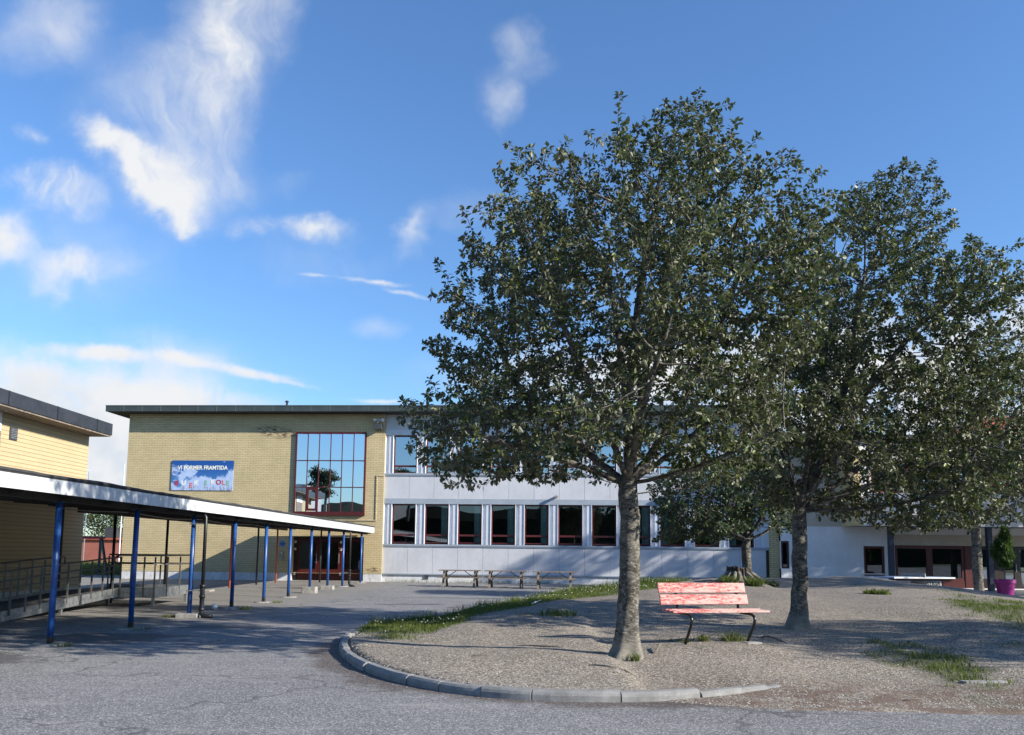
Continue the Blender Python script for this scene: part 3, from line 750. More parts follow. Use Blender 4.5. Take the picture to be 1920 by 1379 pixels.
def tree(name, loc, fork, limbs, poly, natt, R0, leaf, leafmat, per_tip, per_twig, seed, label, cat='tree', group=None, depth=.9, gaps=.35,
         flare=(1.55, 5, .21), kill=.26, step=.15, twig_r=.010, tip=.0045, berries=0., bark='bark', ymax=3.4, droop=.25, lean=(0, 0), wide=.56, spray=0):
    rng = np.random.default_rng(seed)
    root = thing(name, loc, label=label, cat=cat, group=group)
    pl = [(x-loc[0], z-loc[2]) for x, z in poly]
    A = crown_points(pl, natt, rng, depth, gaps, ymax, spray)
    N, par = grow((0, 0, -.12), fork, limbs, A, rng, step, kill, infl=1.2)
    r, kids = radii(N, par, tip, R0)
    V, F = limb_mesh(N, par, r, kids, flare)
    link('trunk', np_mesh('trunk', V, F), bark, root, smooth=True)
    V, F = leaf_mesh(N, par, r, kids, rng, leaf, per_tip, per_twig, twig_r, droop, wide)
    cr = link('crown', np_mesh('crown', V, F), leafmat, root)
    if berries:
        V, F = berry_mesh(N, par, kids, rng, berries)
        link('berry_cluster', np_mesh('berry_cluster', V, F), 'berry', cr)
    print(name, 'nodes', len(N), 'tips', int((kids == 0).sum()), 'leaves', len(cr.data.polygons)//2)
    return root
T1 = [(-1.55,3.50),(-1.67,3.09),(-1.30,2.92),(-0.88,2.45),(-0.44,2.58),(0.00,2.82),(0.33,2.75),(0.81,2.63),(1.22,2.80),(1.54,2.96),(2.19,2.93),(2.59,2.81),(3.00,2.61),(3.40,2.78),(3.81,2.66),(3.98,3.07),(4.24,3.73),(4.42,4.40),(4.69,5.24),(4.80,6.10),(4.86,6.70),(5.01,7.54),(4.82,8.11),(4.53,8.33),(4.10,8.17),(3.60,8.59),(3.09,8.76),(2.58,8.85),(2.32,8.91),(1.98,8.62),(1.85,8.27),(1.39,8.09),(0.94,8.17),(0.79,7.84),(0.29,7.62),(-0.30,7.68),(-0.47,7.52),(-0.21,7.13),(-0.19,6.65),(-0.67,6.60),(-0.82,6.38),(-0.77,6.12),(-0.99,5.86),(-1.09,5.52),(-1.30,5.18),(-1.34,4.75),(-1.23,4.42),(-1.27,4.00),(-1.56,3.73)]
T2 = [(4.47,3.37),(4.97,2.55),(5.38,2.45),(6.01,2.76),(6.31,2.46),(6.61,2.20),(7.02,2.31),(7.53,2.01),(8.05,2.17),(8.56,2.07),(9.08,2.23),(9.52,2.65),(9.85,3.12),(10.02,4.17),(10.02,5.23),(9.85,5.87),(10.16,6.69),(9.77,7.34),(9.84,7.67),(9.25,8.00),(8.93,8.16),(8.82,8.78),(8.67,9.06),(8.15,9.33),(7.56,9.52),(7.08,9.13),(6.75,8.98),(6.33,8.25),(5.62,7.57),(5.16,6.25),(4.71,5.17),(4.48,4.11)]
T3 = [(5.00,3.91),(5.29,4.44),(6.23,4.90),(7.40,5.20),(8.58,5.32),(9.73,4.74),(10.30,4.06),(10.45,2.61),(10.02,2.32),(9.29,2.50),(8.92,2.98),(8.13,2.40),(7.35,1.96),(6.20,2.09),(5.27,1.98),(5.39,2.75),(5.21,3.33)]
T4 = [(18.41,9.72),(19.88,10.70),(21.32,11.20),(22.78,11.71),(24.42,11.24),(25.72,9.32),(25.75,6.23),(24.18,3.63),(21.81,2.68),(20.67,3.02),(19.49,2.66),(17.64,2.87),(17.01,4.49),(17.36,7.32)]
GT = 'whitebeam trees around the gravel mound'
def _sh(x, z):
    if z > 7 and x > 3.3: return z-.62*min(1, (x-3.2)/.5)
    if z > 6.8 and x < 1.0: return z-.08
    return z+(.12 if z > 8.8 else 0)
T1 = [(x, _sh(x, z)) for x, z in T1]
T1 = [(1.72+(x-1.72)*(1.03 if x < 1.72 else 1.0), z if z < 4.5 else 4.5+(z-4.5)*.90) for x, z in T1]
t1 = tree('whitebeam_tree', (1.72, 12.5, float(mound(1.72, 12.5))-.01), (.06, .02, 2.62),
     [((-2.3, -.4, 3.3),), ((-1.6, 1.2, 4.3),), ((-1.1, -.9, 5.0),), ((-.25, .3, 6.2),), ((.35, -.5, 6.6),), ((.9, .8, 6.6),), ((1.7, -.3, 5.8),), ((2.2, .7, 4.4),), ((2.0, -1.3, 3.3),), ((1.75, .2, 2.75), -.2), ((.2, -1.9, 4.2),), ((.5, 2., 4.6),), ((-.9, -.2, 2.85), -.15)],
     T1, 11000, .152, .086, 'whitebeam_leaf', 12, 6, 21, 'largest whitebeam tree with wide domed crown, left of the red bench', group=GT, berries=.3, ymax=3.0, gaps=.4, kill=.15, step=.105, spray=210, tip=.004)
T2 = [(x, z-.45*max(0, min(1.5, x-8.3)) if z > 6 else z) for x, z in T2]
t2 = tree('whitebeam_tree', (5.49, 16., float(mound(5.49, 16.))-.01), (.08, 0, 2.25),
     [((-.5, .3, 5.),), ((.6, -.6, 6.),), ((1.6, .4, 6.8),), ((2.6, 0, 6.0),), ((3.3, .5, 4.8),), ((3.4, -.6, 3.5),), ((2.4, -1.5, 2.6),), ((1.2, 1.8, 4.2),), ((.4, -2., 3.6),), ((-.4, -.9, 3.2),), ((2.5, 1.6, 3.),), ((1.3, -.6, 2.2), -.1)],
     T2, 10500, .138, .090, 'whitebeam_leaf', 12, 6, 33, 'whitebeam tree just right of the red bench, its crown reaching to the photo\'s edge', group=GT, berries=.25, ymax=2.8, gaps=.4, kill=.15, step=.105, spray=190, tip=.004)
t3 = tree('maple_tree', (8.48, 30., .40), (0, 0, 1.75),
     [((-1.2, 0, 2.8),), ((-2.4, -.3, 2.6),), ((-.7, .6, 3.6),), ((.4, 0, 3.6),), ((1.5, .3, 2.6),), ((.6, -.9, 3.),), ((-1.5, -1., 2.4),)],
     T3, 6500, .16, .10, 'maple_leaf', 8, 4, 47, 'small dark dense tree standing just behind the old stump', depth=.8, ymax=2., gaps=.8, kill=.16, step=.12, spray=120, flare=(.4, 4, .2), tip=.006, wide=.8)
t4 = tree('whitebeam_tree', (19.75, 35.2, 0.), (0, 0, 3.0),
     [((-1.8, 0, 6.),), ((-.6, -.8, 7.5),), ((.8, .5, 8.6),), ((2., 0, 8.),), ((3., .4, 5.5),), ((1.2, -1.8, 5.),), ((-1., 1.5, 5.),)],
     T4, 7500, .19, .125, 'whitebeam_leaf', 9, 4, 59, 'farthest whitebeam, on the paving in front of the white building beside the magenta pot', group=GT, depth=.8, kill=.21, step=.15, spray=170, flare=(.25, 5, .2), tip=.006, twig_r=.014)
# more of the row stands to the right, outside the frame; their shade falls on the mound
for (x, y, rz, s) in ((18.6, 9.4, 2.1, .88), (25.5, 21.5, 4.0, 1.15), (29.8, 36.3, 1.1, 1.3)):
    c = copy_tree(t1); c.location = (x, y, 0); c.rotation_euler.z = rz; c.scale = (s, s, s)
    c['label'] = 'whitebeam tree standing off to the right of the mound'

# ================================================================== BUILDINGS
O = (-6.828, 44.057, 0); TH = R(3.5)
def wall_holes(mb, u0, u1, z0, z1, holes, y=0., thick=.3):
    us = sorted({u0, u1, *[h[0] for h in holes], *[h[1] for h in holes]}); zs = sorted({z0, z1, *[h[2] for h in holes], *[h[3] for h in holes]})
    us = [u for u in us if u0 <= u <= u1]; zs = [z for z in zs if z0 <= z <= z1]
    for a, b in zip(us, us[1:]):
        for c, d in zip(zs, zs[1:]):
            mu, mz = (a+b)/2, (c+d)/2
            if any(h[0] < mu < h[1] and h[2] < mz < h[3] for h in holes): continue
            mb.quad((a, y, c), (b, y, c), (b, y, d), (a, y, d))
    for h0, h1, k0, k1 in holes:
        k0 = max(k0, z0)
        mb.quad((h0, y, k0), (h0, y, k1), (h0, y+thick, k1), (h0, y+thick, k0))
        mb.quad((h1, y, k1), (h1, y, k0), (h1, y+thick, k0), (h1, y+thick, k1))
        mb.quad((h0, y, k1), (h1, y, k1), (h1, y+thick, k1), (h0, y+thick, k1))
        mb.quad((h0, y, k0), (h0, y+thick, k0), (h1, y+thick, k0), (h1, y, k0))
    return mb
def window(parent, u0, u1, z0, z1, y, zt, glass, mat='red_frame', fw_=.07, fd=.09, name='window', panes=True):
    f = MB()
    f.box(u0, u0+fw_, y, y+fd, z0, z1); f.box(u1-fw_, u1, y, y+fd, z0, z1)
    f.box(u0+fw_, u1-fw_, y, y+fd, z1-fw_, z1); f.box(u0+fw_, u1-fw_, y, y+fd, z0, z0+fw_*.8)
    if zt: f.box(u0+fw_, u1-fw_, y-.012, y+fd, zt-.05, zt+.05)
    w = f.build(name, mat, parent)
    tilt = random.uniform(-.004, .004); t2 = random.uniform(-.003, .003)
    p = MB(); a, b = u0+fw_*.9, u1-fw_*.9
    for c, d in ((z0+fw_*.7, (zt-.045) if zt else z1-fw_*.9),) + (((zt+.045, z1-fw_*.9),) if zt else ()):
        p.quad((a, y+.045-tilt, c-0), (b, y+.045+tilt, c), (b, y+.045+tilt+t2, d), (a, y+.045-tilt+t2, d))
    p.build('pane', glass, w)
    return w
def curtain(parent, u0, u1, z0, z1, y, seed):
    n = 26; mb = MB(); rng = random.Random(seed); ph = rng.uniform(0, 6)
    pts = [(u0+(u1-u0)*i/n, y+.045*sin(i*1.35+ph)+.02*sin(i*.6)) for i in range(n+1)]
    for (a, b), (c, d) in zip(pts, pts[1:]): mb.quad((a, b, z0), (c, d, z0), (c, d, z1), (a, b, z1))
    return mb.build('curtain', 'curtain', parent, smooth=True)

def school():
    S = thing('school_building', O, -TH, label='long two-storey school with pale yellow brick end and white panelled window wing', cat='building')
    ZT = 8.96
    # ---- brick end
    mb = MB(); wall_holes(mb, -14.23, 0., .42, ZT, [(-4.87, -1.0, 3.58, 7.88), (-4.88, -1.0, .42, 2.34)], 0., .35)
    mb.quad((-14.23, 7.5, .42), (-14.23, 0, .42), (-14.23, 0, ZT), (-14.23, 7.5, ZT))
    mb.quad((0, 0, .42), (0, .6, .42), (0, .6, ZT), (0, 0, ZT))
    mb.build('brick_wall', 'yellow_brick', S)
    MB().box(-14.2, -4.885, .02, 7.4, -.1, .42).build('plinth', 'white_plinth', S); MB().box(-.995, -.02, .02, .5, -.1, .42).build('plinth', 'white_plinth', S)
    # shallow raised brick band turning up the right side of the stair window
    mb = MB(); mb.box(-5.2, -.42, -.035, -.001, 3.2, 3.26); mb.box(-.42, -.36, -.035, -.001, 3.2, 5.65); mb.box(-.36, -.002, -.035, -.001, 5.59, 5.65)
    mb.build('cable_duct', 'yellow_brick', S)
    # ---- big stair window
    u0, u1, z0, z1, y = -4.86, -1.01, 3.6, 7.87, -.1
    f = MB(); fw_ = .085
    f.box(u0, u0+fw_, y, .2, z0, z1); f.box(u1-fw_, u1, y, .2, z0, z1); f.box(u0, u1, y-.002, .2, z1, z1+.1); f.box(u0-.02, u1+.02, y-.06, .2, z0-.12, z0)
    cw = (u1-u0-fw_)/6
    zr = (z0+.07, 4.985, 6.42, z1)
    for i in range(1, 6): f.box(u0+cw*i+.025, u0+cw*i+.07, y+.003, .12, z0, z1)
    for z in zr[1:3]: f.box(u0+fw_, u1-fw_, y+.006, .1, z-.024, z+.024)
    f.box(u0+fw_, u1-fw_, y+.005, .12, z0, z0+.08)
    W = f.build('stair_window', 'red_frame', S)
    rng = random.Random(4)
    for i in range(6):
        for j in range(3):
            a, b = u0+cw*i+.06, u0+cw*(i+1)+.05; c, d = zr[j], zr[j+1]
            e1, e2 = rng.uniform(-.002, .002), rng.uniform(-.003, .003)
            MB().quad((a, y+.03, c), (b, y+.075+e1, c), (b, y+.075+e1+e2, d), (a, y+.03+e2, d)).build('pane', 'mirror_glass', W)
    a, b = u0+cw+.06, u0+cw*2+.045
    MB().box(a, a+.12, y-.012, y+.03, 3.72, 4.95).box(b-.12, b, y-.012, y+.03, 3.72, 4.95).box(a+.12, b-.12, y-.012, y+.03, 4.83, 4.95).box(a+.12, b-.12, y-.012, y+.03, 3.72, 3.84).build('casement', 'red_frame', W)
    # ---- entrance
    yd = .38
    f = MB(); f.box(-4.88, -4.70, yd-.05, yd+.1, .03, 2.34); f.box(-1.12, -1., yd-.05, yd+.1, .03, 2.34); f.box(-4.70, -1.12, yd-.05, yd+.1, 2.2, 2.34)
    D = f.build('entrance_screen', 'dark_frame', S)
    xs = (-4.70, -3.55, -2.33, -1.12)
    for k, (a, b) in enumerate(zip(xs, xs[1:])):
        d = MB(); d.box(a+.01, a+.13, yd, yd+.07, .03, 2.19); d.box(b-.13, b-.01, yd, yd+.07, .03, 2.19)
        d.box(a+.13, b-.13, yd, yd+.07, .03, .62); d.box(a+.2, b-.2, yd-.015, yd, .12, .52); d.box(a+.13, b-.13, yd, yd+.07, 2.08, 2.19)
        dd = d.build('door', 'door_red', S)
        MB().quad((a+.12, yd+.03, .6), (b-.12, yd+.03, .6), (b-.12, yd+.03, 2.1), (a+.12, yd+.03, 2.1)).build('pane', 'lower_glass', dd)
        if k < 2: MB().tube([(b-.07, yd-.07, .95), (b-.07, yd-.07, 1.45)], .018).build('handle', 'galvanised', dd)
    for x in (-4.79, -2.30):
        for z in (.3, 1.62, 2.0): MB().box(x-.05, x+.05, yd-.09, yd-.045, z, z+.13).build('hinge', 'lamp_white', D)
    m = MB(); m.box(-4.9, -1., -.35, .35, .0, .028); m.build('threshold', 'concrete', S)
    # ---- white wing
    YW = .12; US, UE = 0., 20.19
    for z0, z1 in ((.46, 1.86), (4.42, 5.635), (8.13, ZT)):
        u = US
        while u < UE-.25:
            b = min(u+1.335, UE); e = random.uniform(-.003, .003)
            MB().box(u+.012, b-.002 if b >= UE else b, YW+e, YW+.084, z0, z1).build('wall_panel', 'white_panel', S); u = b
    back = MB()
    for z0, z1 in ((.40, 1.9), (4.14, 5.7), (7.83, ZT)): MB().box(US, UE, YW+.085, YW+.3, z0, z1).build('panel_backing', 'dark_frame', S)
    mb = MB(); mb.box(US, UE, YW+.05, YW+.4, -.1, .40); mb.build('plinth', 'white_plinth', S)
    mb = MB(); mb.box(US, UE, YW-.04, YW+.22, .40, .46); mb.build('drip_rail', 'band_metal', S)
    mb = MB(); mb.box(US, UE, YW-.03, YW+.08, 4.14, 4.415); mb.build('grey_band', 'band_metal', S)
    mb = MB(); mb.box(US, UE, YW-.03, YW+.08, 7.84, 8.125); mb.build('header_band', 'pale_metal', S)
    for z in (1.865, 5.64): MB().box(US, UE, YW-.06, YW+.2, z+.05, z+.14).box(US, UE, YW-.04, YW+.2, z-.002, z+.05).build('window_sill', 'band_metal', S)
    yp = YW+.1
    for fl, (z0, z1, zt, gl) in enumerate(((2.06, 4.13, 2.49, 'lower_glass'), (5.785, 7.83, 6.17, 'upper_glass'))):
        zz0 = z0-.055
        for i in range(12):
            uw = .44+1.7718*i
            a = US if i == 0 else uw-.49; b = uw if i < 11 else UE+.0
            if i == 11: a = .44+1.7718*10+1.285; b = UE
            mid = a+(b-a)*.46
            pr = MB().box(a+.03, mid, yp, yp+.12, zz0, z1).build('pier', 'pale_metal', S); MB().box(mid, b-.03, yp-.09, yp+.12, zz0, z1).build('casing', 'pale_metal', pr); fn = MB()
            fn.box(a, a+.03, yp-.13, yp+.12, zz0, z1); MB().box(b-.03, b, yp-.13, yp+.12, zz0, z1).build('fin', 'fin_white', pr)
            for zz in (z0+.18, z0+1.1): fn.box(a+.03, a+.075, yp-.03, yp, zz+.02, zz+.045)
            fn.build('fin', 'fin_white', pr)
        for i in range(11):
            uw = .44+1.7718*i
            w = window(S, uw, uw+1.283, z0, z1, yp+.02, zt, gl)
            rng = random.Random(i*7+fl)
            if fl == 0 and i not in (0, 5, 6):
                if rng.random() < .6: curtain(w, uw+.85, uw+1.22, z0, z1, yp+.16, i)
                else: curtain(w, uw+.06, uw+.42, z0, z1, yp+.16, i)
            if fl == 1 and i % 3 == 0:
                MB().box(uw+.3, uw+.5, yp+.35, yp+.37, z0+.08, z0+.32).build('picture_frame', 'pale_thing', w)
    # rooms behind the glass
    rm = MB()
    for z0, z1 in ((1.95, 4.3), (5.7, 8.0)):
        rm.quad((US, 6, z0-1), (UE, 6, z0-1), (UE, 6, z1), (US, 6, z1)); rm.quad((US, .5, z1), (US, 6, z1), (UE, 6, z1), (UE, .5, z1))
        rm.quad((US, .5, z0-1), (UE, .5, z0-1), (UE, 6, z0-1), (US, 6, z0-1))
        for u in (US+.01, 7.3, 14.4, UE-.01): rm.quad((u, .5, z0-1), (u, 6, z0-1), (u, 6, z1), (u, .5, z1))
    rm.quad((-5.2, 4, 0), (-.6, 4, 0), (-.6, 4, 8.2), (-5.2, 4, 8.2)); rm.quad((-5.2, .5, 0), (-5.2, 4, 0), (-5.2, 4, 8.2), (-5.2, .5, 8.2)); rm.quad((-.6, .5, 0), (-.6, 4, 0), (-.6, 4, 8.2), (-.6, .5, 8.2))
    rm.quad((-5.2, .36, 8.2), (-.6, .36, 8.2), (-.6, 4, 8.2), (-5.2, 4, 8.2)); rm.quad((-5.2, .36, 3.3), (-.6, .36, 3.3), (-.6, 4, 3.3), (-5.2, 4, 3.3))
    rm.build('interior_room', 'interior', S)
    rng = random.Random(9)
    for i in range(16):
        u = rng.uniform(.6, 19); h = rng.uniform(.5, 1.3); w = rng.uniform(.4, 1.2)
        MB().box(u, u+w, 1.4+rng.random()*2, 3.9, .95, 1.75+h*.5).build('cupboard', 'interior_floor', S)
    # right-hand brick pier
    mb = MB(); mb.box(20.19, 20.66, -.06, .7, -.1, ZT-.004); mb.build('brick_pier', 'pier_brick', S)
    # ---- roof
    rf = MB(); rf.box(-15.2, 21.1, -.75, 8.2, 8.985, 9.31); 
    RO = rf.build('roof', 'roof_metal', S)
    sm = MB(); u = -14.2
    while u < 21: sm.box(u-.012, u+.012, -.762, -.75, 8.99, 9.312); u += 1.03
    sm.box(-15.21, 21.11, -.77, -.75, 9.285, 9.325); sm.build('seam', 'roof_seam', RO)
    MB().box(-15.05, 21., -.7, 8.1, 8.955, 8.984).build('soffit', 'soffit_dark', RO)
    ch = MB(); ch.tube([(-5.67, .6, 9.3), (-5.67, .6, 9.74)], .06); ch.lathe([(.0, .10), (.11, .03), (.12, 0), (.03, 0)], 12, (-5.67, .6, 9.74)); ch.build('flue_pipe', 'dark_frame', RO)
    MB().box(-9., -8.15, 3, 4, 9.31, 9.58).build('roof_hatch', 'roof_metal', RO)
    return S
S = school()

def on_wall(u, y, z):     # school wall coordinates to world
    return (O[0]+u*cos(TH)+y*sin(TH), O[1]-u*sin(TH)+y*cos(TH), z)
def wall_things():
    # banner
    B = thing('banner', on_wall(-9.955, -.02, 5.59), -TH, label='blue sky and cloud print banner on the yellow brick, reading VI FORMER FRAMTIDA', cat='banner')
    MB().box(-1.71, 1.71, -.025, 0, -.81, .81).build('panel', 'poster_print', B)
    def letters(name, txt, x, z, size, mat, rot=0., bold=.006):
        me = text_mesh(txt, size, .002, bold); o = link(name, me, mat, B); o.location = (x, -.03, z); o.rotation_euler = (R(90), R(rot), 0); return o
    o = letters('slogan', 'VI FORMER FRAMTIDA', .0, .41, .27, 'letter_cream', 0, .008)
    w = max(v.co.x for v in o.data.vertices)-min(v.co.x for v in o.data.vertices); o.scale = (2.78/w, 1.12, 1)
    for ch, x, z, mat, rot in (('B', -1.42, -.44, 'letter_red', 6), ('U', -1.03, -.42, 'letter_cream', 0), ('E', -.62, -.55, 'letter_pink', 3), ('K', -.33, -.42, 'letter_cream', 0),
                               ('S', .20, -.42, 'letter_green', 0), ('K', .60, -.36, 'letter_cream', -4), ('O', .92, -.38, 'letter_red', 0), ('L', 1.19, -.40, 'letter_pink', -3), ('E', 1.42, -.42, 'letter_green', 4)):
        letters('letter', ch, x, z, .36, mat, rot, .012)
    # flood lamp and twin spot
    F = thing('floodlight', on_wall(-.33, -.02, 8.22), -TH, label='dark grey box floodlight under the eave at the brick corner', cat='lamp')
    MB().add([(-.2,-.34,-.14),(.2,-.34,-.14),(.2,-.02,-.10),(-.2,-.02,-.10),(-.2,-.30,.16),(.2,-.30,.16),(.2,-.02,.16),(-.2,-.02,.16)],
             [(0,3,2,1),(4,5,6,7),(0,1,5,4),(1,2,6,5),(2,3,7,6),(3,0,4,7)]).build('housing', 'lamp_grey', F, bevel=.015)
    MB().quad((-.17,-.325,-.142),(-.17,-.05,-.108),(.17,-.05,-.108),(.17,-.325,-.142)).build('lens', 'dark_frame', F)
    MB().box(-.16, .16, -.02, .01, -.1, .2).build('bracket', 'lamp_grey', F)
    F = thing('spotlight', on_wall(-.33, -.02, 8.62), -TH, label='small white twin spot lamp above the dark floodlight', cat='lamp')
    MB().box(-.07, .07, -.08, 0.01, -.06, .06).build('base', 'lamp_white', F, bevel=.01)
    for sx in (-1, 1): MB().tube([(sx*.05, -.06, 0), (sx*.13, -.13, .02), (sx*.2, -.22, .0), (sx*.24, -.28, -.04)], [.03, .05, .085, .095], 12).build('lamp_head', 'lamp_white', F, smooth=True)
    MB().tube([(-.02, -.06, -.05), (-.05, -.14, -.14), (-.07, -.18, -.17)], [.04, .06, .06], 10).build('sensor', 'lamp_white', F, smooth=True)
    # stub on the white spandrel
    P = thing('vent_pipe', on_wall(9.2, .12, 4.56), -TH, label='short grey pipe stub sticking out of the white panels between the floors', cat='pipe')
    MB().tube([(0, .02, 0), (0, -.3, -.02)], .075, 14).build('pipe', 'lamp_grey', P)
    MB().tube([(0, -.2, -.012), (0, -.305, -.021)], .088, 14).build('collar', 'concrete', P)
    # grille in plinth
    V = thing('vent_grille', on_wall(2.35, .17, .16), -TH, label='small grey grille low in the white plinth, left of the picnic tables', cat='vent')
    mb = MB(); mb.box(-.13, .13, -.03, 0, .0, .03).box(-.13, .13, -.03, 0, .19, .22).box(-.13, -.1, -.03, 0, .03, .19).box(.1, .13, -.03, 0, .03, .19); mb.build('frame', 'galvanised', V)
    mb = MB(); [mb.box(-.1, .1, -.02, 0, .04+.03*k, .055+.03*k) for k in range(5)]; mb.build('slat', 'lamp_grey', V)
    # round sign and dispenser
    Sg = thing('round_sign', on_wall(-5.40, -.012, 1.95), -TH, label='round pale blue sign on the brick left of the entrance', cat='sign')
    MB().tube([(0, .0, 0), (0, -.015, 0)], .16, 28).build('disc', 'sign_blue', Sg)
    me = text_mesh('mobil', .11, .002, .004); o = link('lettering', me, 'deep_blue', Sg); o.location = (0, -.019, .0); o.rotation_euler = (R(90), 0, 0)
    A = thing('wall_ashtray', on_wall(-5.38, -.01, 1.05), -TH, label='narrow grey wall ashtray hanging below the round sign', cat='ashtray')
    MB().box(-.065, .065, -.1, 0, 0, .5).build('tube', 'galvanised', A, bevel=.01)
    MB().box(-.03, .03, -.11, -.1, .36, .46).build('plate', 'lamp_white', A)
wall_things()

def left_building():
    B = thing('side_building', (-16, 31, 0), 0, label='low yellow board-clad building with dark metal roof edge, cut by the left edge', cat='building')
    L = 11.5
    mb = MB(); mb.box(-9, 0, -L, 0, .18, 5.95); mb.build('board_wall', 'yellow_boards', B)
    mb = MB(); mb.box(-8.97, -.03, -L+.03, -.03, -.2, .18); mb.build('plinth', 'white_plinth', B)
    rf = MB(); rf.box(-9.8, .82, -L-.5, .08, 5.86, 6.30); ro = rf.build('roof', 'dark_fascia', B)
    mb = MB(); y = .0
    for y in (-1.05, -3.7, -6.4, -9.1): mb.box(.82, .828, y-.05, y+.0, 5.862, 6.305)
    mb.build('seam', 'black_steel', ro)
    MB().box(-9.5, .78, -L-.4, .04, 5.80, 5.858).build('soffit', 'weathered_wood', ro)
    v = MB(); v.box(.0, .03, -4.95, -4.55, 5.02, 5.42); vv = v.build('vent', 'lamp_grey', B)
    mb = MB(); [mb.box(.03, .04, -4.9, -4.6, 5.07+.055*k, 5.1+.055*k) for k in range(6)]; mb.build('slat', 'galvanised', vv)
    MB().box(.0, .03, -7.2, -5.42, 5.22, 5.8).build('white_trim', 'fin_white', B)
    MB().box(.0, .025, -7.2, -5.40, 4.2, 5.218).build('window', 'weathered_wood', B)
    MB().tube([(.06, -1.55, .2), (.06, -1.55, 3.2)], .045, 10).build('downpipe', 'black_pipe', B)
left_building()

# ------------------------------------------------------------------ canopy
def canopy():
    C = thing('covered_walkway', (-7.6, 13.94, 0), 0, label='long covered walkway with white fascia on slim blue posts leading to the entrance', cat='walkway')
    ox, oy = -7.6, 13.94
    def P(x, y, z): return (x-ox, y-oy, z)
    ya, yb = 8.5, 43.75
    def zb(y): return 2.45+(y-11.6)*.0032            # underside at the right edge
    def zt(y): return 2.67+(y-11.6)*.0055            # top of white fascia
    ns = 16; ys = [ya+(yb-ya)*i/ns for i in range(ns+1)]
    xr, xl = -7.25, -11.95; lift = .26
    # slab
    mb = MB()
    ring = lambda y: [P(xr-.02, y, zb(y)+.02), P(xl, y, zb(y)+lift), P(xl, y, zt(y)+.1+lift), P(xr+.02, y, zt(y)+.055), P(xr+.02, y, zt(y)+.004), P(xr-.02, y, zt(y)+.004)]
    rs = [ring(y) for y in ys]; k = 6
    for a, b in zip(rs, rs[1:]):
        for i in range(k):
            j = (i+1) % k; mb.quad(a[i], a[j], b[j], b[i])
    mb.add(rs[0], [tuple(range(k))]); mb.add(rs[-1], [tuple(reversed(range(k)))])
    # rolled felt edge
    rng = random.Random(2)
    mb.build('roof_slab', 'roof_felt', C)
    MB().tube([P(xr+.01, y, zt(y)+.045+rng.uniform(-.012, .012)) for y in np.linspace(ya, yb, 90)], .032, 6).build('roof_edge', 'roof_felt', C)
    # fascia boards
    y = 15.74-3*4.87
    while y < yb:
        a, b = max(y, ya)+.004, min(y+4.87, yb)-.004
        if b > a+.1:
            f = MB(); x0, x1 = xr, xr+.03
            f.add([P(x0,a,zb(a)),P(x1,a,zb(a)),P(x1,b,zb(b)),P(x0,b,zb(b)),P(x0,a,zt(a)),P(x1,a,zt(a)),P(x1,b,zt(b)),P(x0,b,zt(b))],
                  [(0,3,2,1),(4,5,6,7),(0,1,5,4),(1,2,6,5),(2,3,7,6),(3,0,4,7)]); f.build('fascia', 'white_fascia', C)
        y += 4.87
    # beams under the roof
    bm = MB()
    bm.bar(P(-7.62, ya, zb(ya)-.03), P(-7.62, yb, zb(yb)-.03), .11, .1)
    bm.bar(P(-11.85, 22.7, zb(22)+lift-.09), P(-11.85, yb, zb(yb)+lift-.09), .11, .16)
    for yy in np.arange(9.5, 43.5, 1.47): bm.bar(P(-7.35, yy, zb(yy)+.0), P(-11.9, yy, zb(yy)+lift-.02), .07, .1)
    bm.build('beam', 'soffit_dark', C)
    # unseen roof link to the low building, added to shade its wall
    mb = MB(); mb.box(-16-ox+.01, -11.9-ox, 9-oy, 31-oy, 3.24, 3.36); mb.build('shade_roof', 'roof_felt', C)
    mb = MB(); mb.box(-11.96-ox, -11.91-ox, 9-oy, 31-oy, 2.92, 3.239); mb.build('shade_board', 'roof_felt', C)  # hidden board, added to stop sun slipping through the gap onto the wall
    # cable along the soffit
    pts = [P(-11.2, y, zb(y)+.13+.035*sin(y*1.1)) for y in np.linspace(20, 43, 60)]
    MB().tube(pts, .014, 6).build('cable', 'galvanised', C)
    ysp = [13.94, 16.85, 19.85, 22.84, 25.78, 28.7, 31.7, 34.75, 37.7, 42.2]
    blocks = {2: .10, 3: .05, 6: .24, 7: .16}
    for i, y in enumerate(ysp):
        x = -7.62+random.uniform(-.02, .02); h = blocks.get(i, 0.)
        p = MB(); p.tube([P(x, y, max(h, .0)), P(x+.0, y, zb(y)-.08)], .052, 14); po = p.build('post', 'blue_post', C, smooth=True)
        if i in (0, 1, 3, 4, 5): MB().tube([P(x, y, h), P(x, y, h+.14)], .055, 14).build('post_shoe', 'black_steel', po)
        MB().box(x-ox-.09, x-ox+.09, y-oy-.09, y-oy+.09, zb(y)-.09, zb(y)-.079).build('cap_plate', 'dark_post', po)
        if h >= .1: f = MB().box(x-ox-.26, x-ox+.26, y-oy-.2, y-oy+.2, -.05, h)
        else: f = MB().lathe([(.02, h+.012 if h else .03), (.26, .03 if not h else h), (.33, -.02)], 14, P(x, y, 0))
        f.build('footing', 'concrete', C, bevel=.02 if h >= .1 else 0)
    for (x, y, m) in ((-11.85, 24.8, 'dark_post'), (-11.85, 28.6, 'dark_post'), (-11.85, 32.2, 'dark_post'), (-11.85, 35.2, 'orange_post'), (-11.85, 38.9, 'dark_post'), (-11.6, 41.2, 'orange_post'), (-9.75, 42.6, 'dark_post')):
        z1 = zb(y)+lift-.15 if x < -11 else 2.66
        po = MB().tube([P(x, y, 0), P(x, y, z1)], .042, 12).build('post', m, C, smooth=True)
        if m == 'orange_post': po['label'] = 'orange-red rear post'
